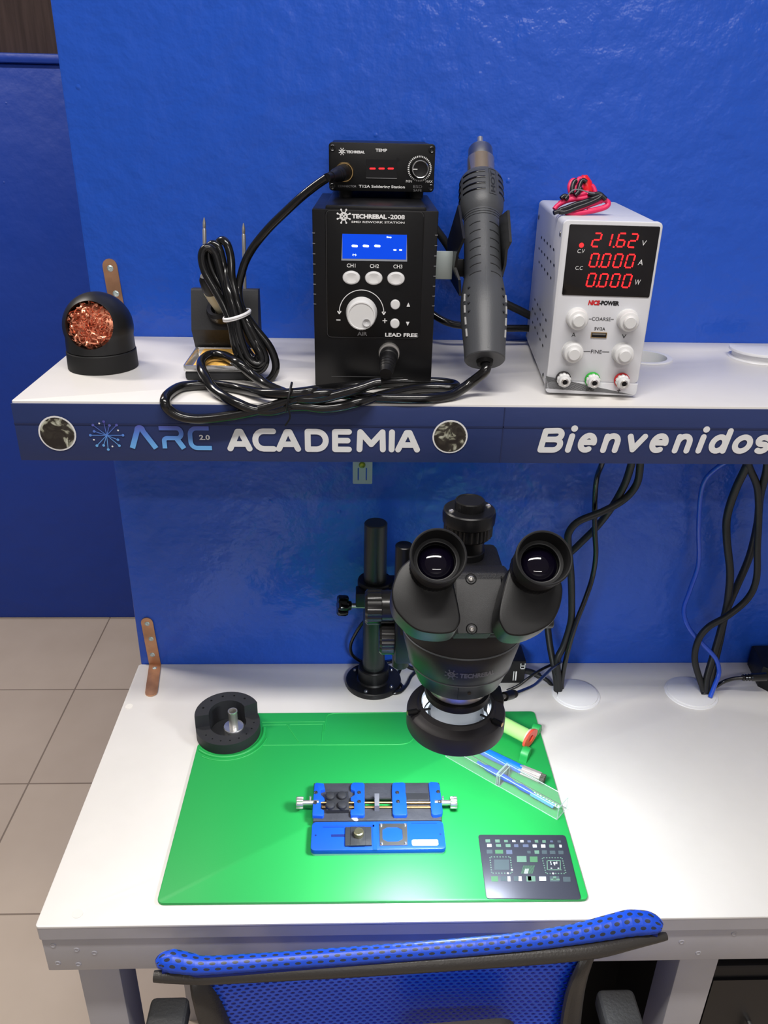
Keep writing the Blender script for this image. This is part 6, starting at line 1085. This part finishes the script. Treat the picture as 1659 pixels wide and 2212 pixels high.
# padded roll, uv mapped along its length
padp = [(-0.0804, -0.5644, 0.874), (-0.0765, -0.5621, 0.874), (-0.0686, -0.5614, 0.874), (-0.0541, -0.564, 0.874), (-0.0391, -0.5655, 0.874), (0.0233, -0.5622, 0.874), (0.1169, -0.5565, 0.874), (0.2053, -0.5502, 0.874), (0.257, -0.5438, 0.874), (0.29, -0.5375, 0.874), (0.311, -0.5334, 0.874), (0.3269, -0.5337, 0.874), (0.3347, -0.5365, 0.874), (0.3377, -0.5382, 0.874)]
prad = [.003, .0068, .0088, .0080, .0068, .0064, .0066, .0070, .0078, .0095, .0105, .0095, .0065, .003]
def uvtube(name, pts_, rad, m, parent, n=24, sub=6):
    t = B(); t.tube(pts_, .01, n=n, sub=sub, radii=rad, flat=1.0, caps=True)
    o = t.build(name, m, parent, world=True); me = o.data; ul = me.uv_layers.new(name='UVMap')
    M = WM[o.name]; a0 = Vector(pts_[0])
    ax = (Vector(pts_[-1])-Vector(pts_[0])).normalized(); side_v = Vector((0, 0, 1)).cross(ax).normalized()
    for pl in me.polygons:
        for li in pl.loop_indices:
            co_ = M @ me.vertices[me.loops[li].vertex_index].co; s_ = (co_-a0).dot(ax)
            k = min(range(len(pts_)), key=lambda i: abs((Vector(pts_[i])-a0).dot(ax)-s_)); 
            # interpolate the centre line
            c_ = Vector(pts_[k]); best = c_
            for i in range(len(pts_)-1):
                u0 = (Vector(pts_[i])-a0).dot(ax); u1 = (Vector(pts_[i+1])-a0).dot(ax)
                if u0 <= s_ <= u1: best = Vector(pts_[i]).lerp(Vector(pts_[i+1]), (s_-u0)/(u1-u0+1e-9))
            r_ = co_-best; ang = math.atan2(r_.dot(Vector((0, 0, 1))), r_.dot(side_v)); ul.data[li].uv = (s_, ang*.0095)
    return o
uvtube('head_pad', padp, prad, pad_m, CH)
t = B(); t.tube([tuple(Vector(q)+Vector((0, -.002, -.0062))) for q in padp[1:-1]], .0035, n=10, sub=4); t.build('pad_underside', mat('navy_fabric', (14, 38, 130), .7), CH, world=True)
# curved side stiles and the mesh panel between them
def stile(pts_, w0):
    t = B(); t.tube(pts_, .01, n=14, sub=6, radii=[.008, .0105, .0125, .0135, .014, .014, .012], flat=.5); return t.build('side_stile', frame_m, CH, world=True)
stile([(-0.0522, -0.5525, 0.8399), (-0.0492, -0.556, 0.8313), (-0.0455, -0.558, 0.8161), (-0.0413, -0.56, 0.7943), (-0.0382, -0.562, 0.7623), (-0.0386, -0.562, 0.6654), (-0.0412, -0.56, 0.4074)], 0)
stile([(0.2809, -0.5375, 0.8412), (0.2753, -0.542, 0.8325), (0.271, -0.545, 0.8155), (0.2695, -0.547, 0.7902), (0.2705, -0.549, 0.7508), (0.2744, -0.55, 0.6605), (0.2894, -0.55, 0.4228)], 0)
top_l = Vector((-0.0452, -0.5545, 0.8421)); top_r = Vector((0.2746, -0.5395, 0.8429))
bm = bmesh.new(); ul = bm.loops.layers.uv.new('UVMap'); NX, NZ = 24, 14; g_ = []
for j in range(NZ+1):
    row = []; v_ = j/NZ
    for i in range(NX+1):
        u_ = i/NX; p_ = top_l.lerp(top_r, u_); half = 1-.22*v_; mid = top_l.lerp(top_r, .5)
        p_ = mid+(p_-mid)*(half if True else 1); p_ = p_+Vector((0, .018*math.sin(PI*u_)*(.3+v_)-.010*v_, -.34*v_)); row.append((bm.verts.new(WM[CH.name].inverted() @ p_), u_*.30, v_*.34))
    g_.append(row)
for j in range(NZ):
    for i in range(NX):
        q = [g_[j][i], g_[j+1][i], g_[j+1][i+1], g_[j][i+1]]; f = bm.faces.new([w_[0] for w_ in q]); f.smooth = True
        for lp, w_ in zip(f.loops, q): lp[ul].uv = (w_[1], w_[2])
me = bpy.data.meshes.new('mesh_panel'); bm.to_mesh(me); bm.free(); me.materials.append(panel_m)
ob = bpy.data.objects.new('mesh_panel', me); COL.objects.link(ob); ob.parent = CH; WM[ob.name] = WM[CH.name].copy()
md = ob.modifiers.new('s', 'SOLIDIFY'); md.thickness = .0012
t = B(); lp_ = Vector((0.1719, -0.558, 0.777)); t.prism(rrect(-.052, -.034, .044, .024, .016), .012, Matrix.Translation(lp_+Vector((0, -.010, 0))) @ Matrix.Rotation(math.radians(3.2), 4, 'Z') @ FRONT, bev=.004); t.build('lumbar_support', frame_m, CH, world=True)
for xs, yy in ((-.1335, 0), (.334, 0)):
    t = B(); t.box(xs, -.70, .634, xs+.040, -.448, .660, bev=.006, seg=3); ar = t.build('armrest', mat('armrest_black', (52, 52, 52), .55, bump=.4, bscale=300), CH, world=True)
    t = B(); t.box(xs+.010, -.60, .44, xs+.026, -.54, .636, bev=.003); t.build('arm_post', frame_m, ar, world=True)
t = B(); t.box(-.20, -.11, .43, .20, .21, .47, bev=.018, seg=4); t.build('seat', mat('seat_black', (24, 24, 27), .8), CH)
t = B(); t.box(-.10, -.135, .40, .10, .12, .43, bev=.01); t.tube([(0, -.10, .42), (0, -.16, .44), (0, -.055, .58)], .016, n=12); t.build('seat_mechanism', frame_m, CH)
t = B(); t.cyl((0, .05, .08), (0, .05, .41), .025); t.build('gas_column', frame_m, CH)
for k in range(5):
    a = 2*PI*k/5+.3; e = Vector((.24*math.cos(a), .05+.24*math.sin(a), .07)); t = B(); t.tube([(0, .05, .10), tuple(e)], .018, n=10, smooth=False); lg = t.build('base_leg', frame_m, CH)
    t = B(); t.cyl(e+Vector((-.012, 0, -.042)), e+Vector((.012, 0, -.042)), .027); t.build('caster', black_plastic, lg)

# ------------------------------------------------------------------ dark cabinet added for the gloom under the desk
o = thing('filler', 'black low cabinet made up to darken the space under the desk', 'filler', (.55, -.20, 0))  # made-up dark block with invented front and handle to blacken the space
blk = mat('filler_black', (14, 14, 17), .45)
t = B(); t.box(-.09, -.19, 0, .435, -.07, .50, bev=.004); t.box(.49, -.385, 0, .95, -.03, .60, bev=.004); t.box(.40, -.18, .1, .52, -.10, .48); t.build('filler_body', blk, o, world=True)
t = B(); t.box(.50, -.389, .02, .94, -.385, .58); d_ = t.build('filler_panel', mat('filler_front', (20, 20, 24), .35), o, world=True)
t = B(); t.tube([(.56, -.389, .40), (.56, -.402, .40), (.56, -.402, .50), (.56, -.389, .50)], .003, n=8, smooth=False); t.build('handle', dull_steel, d_, world=True)
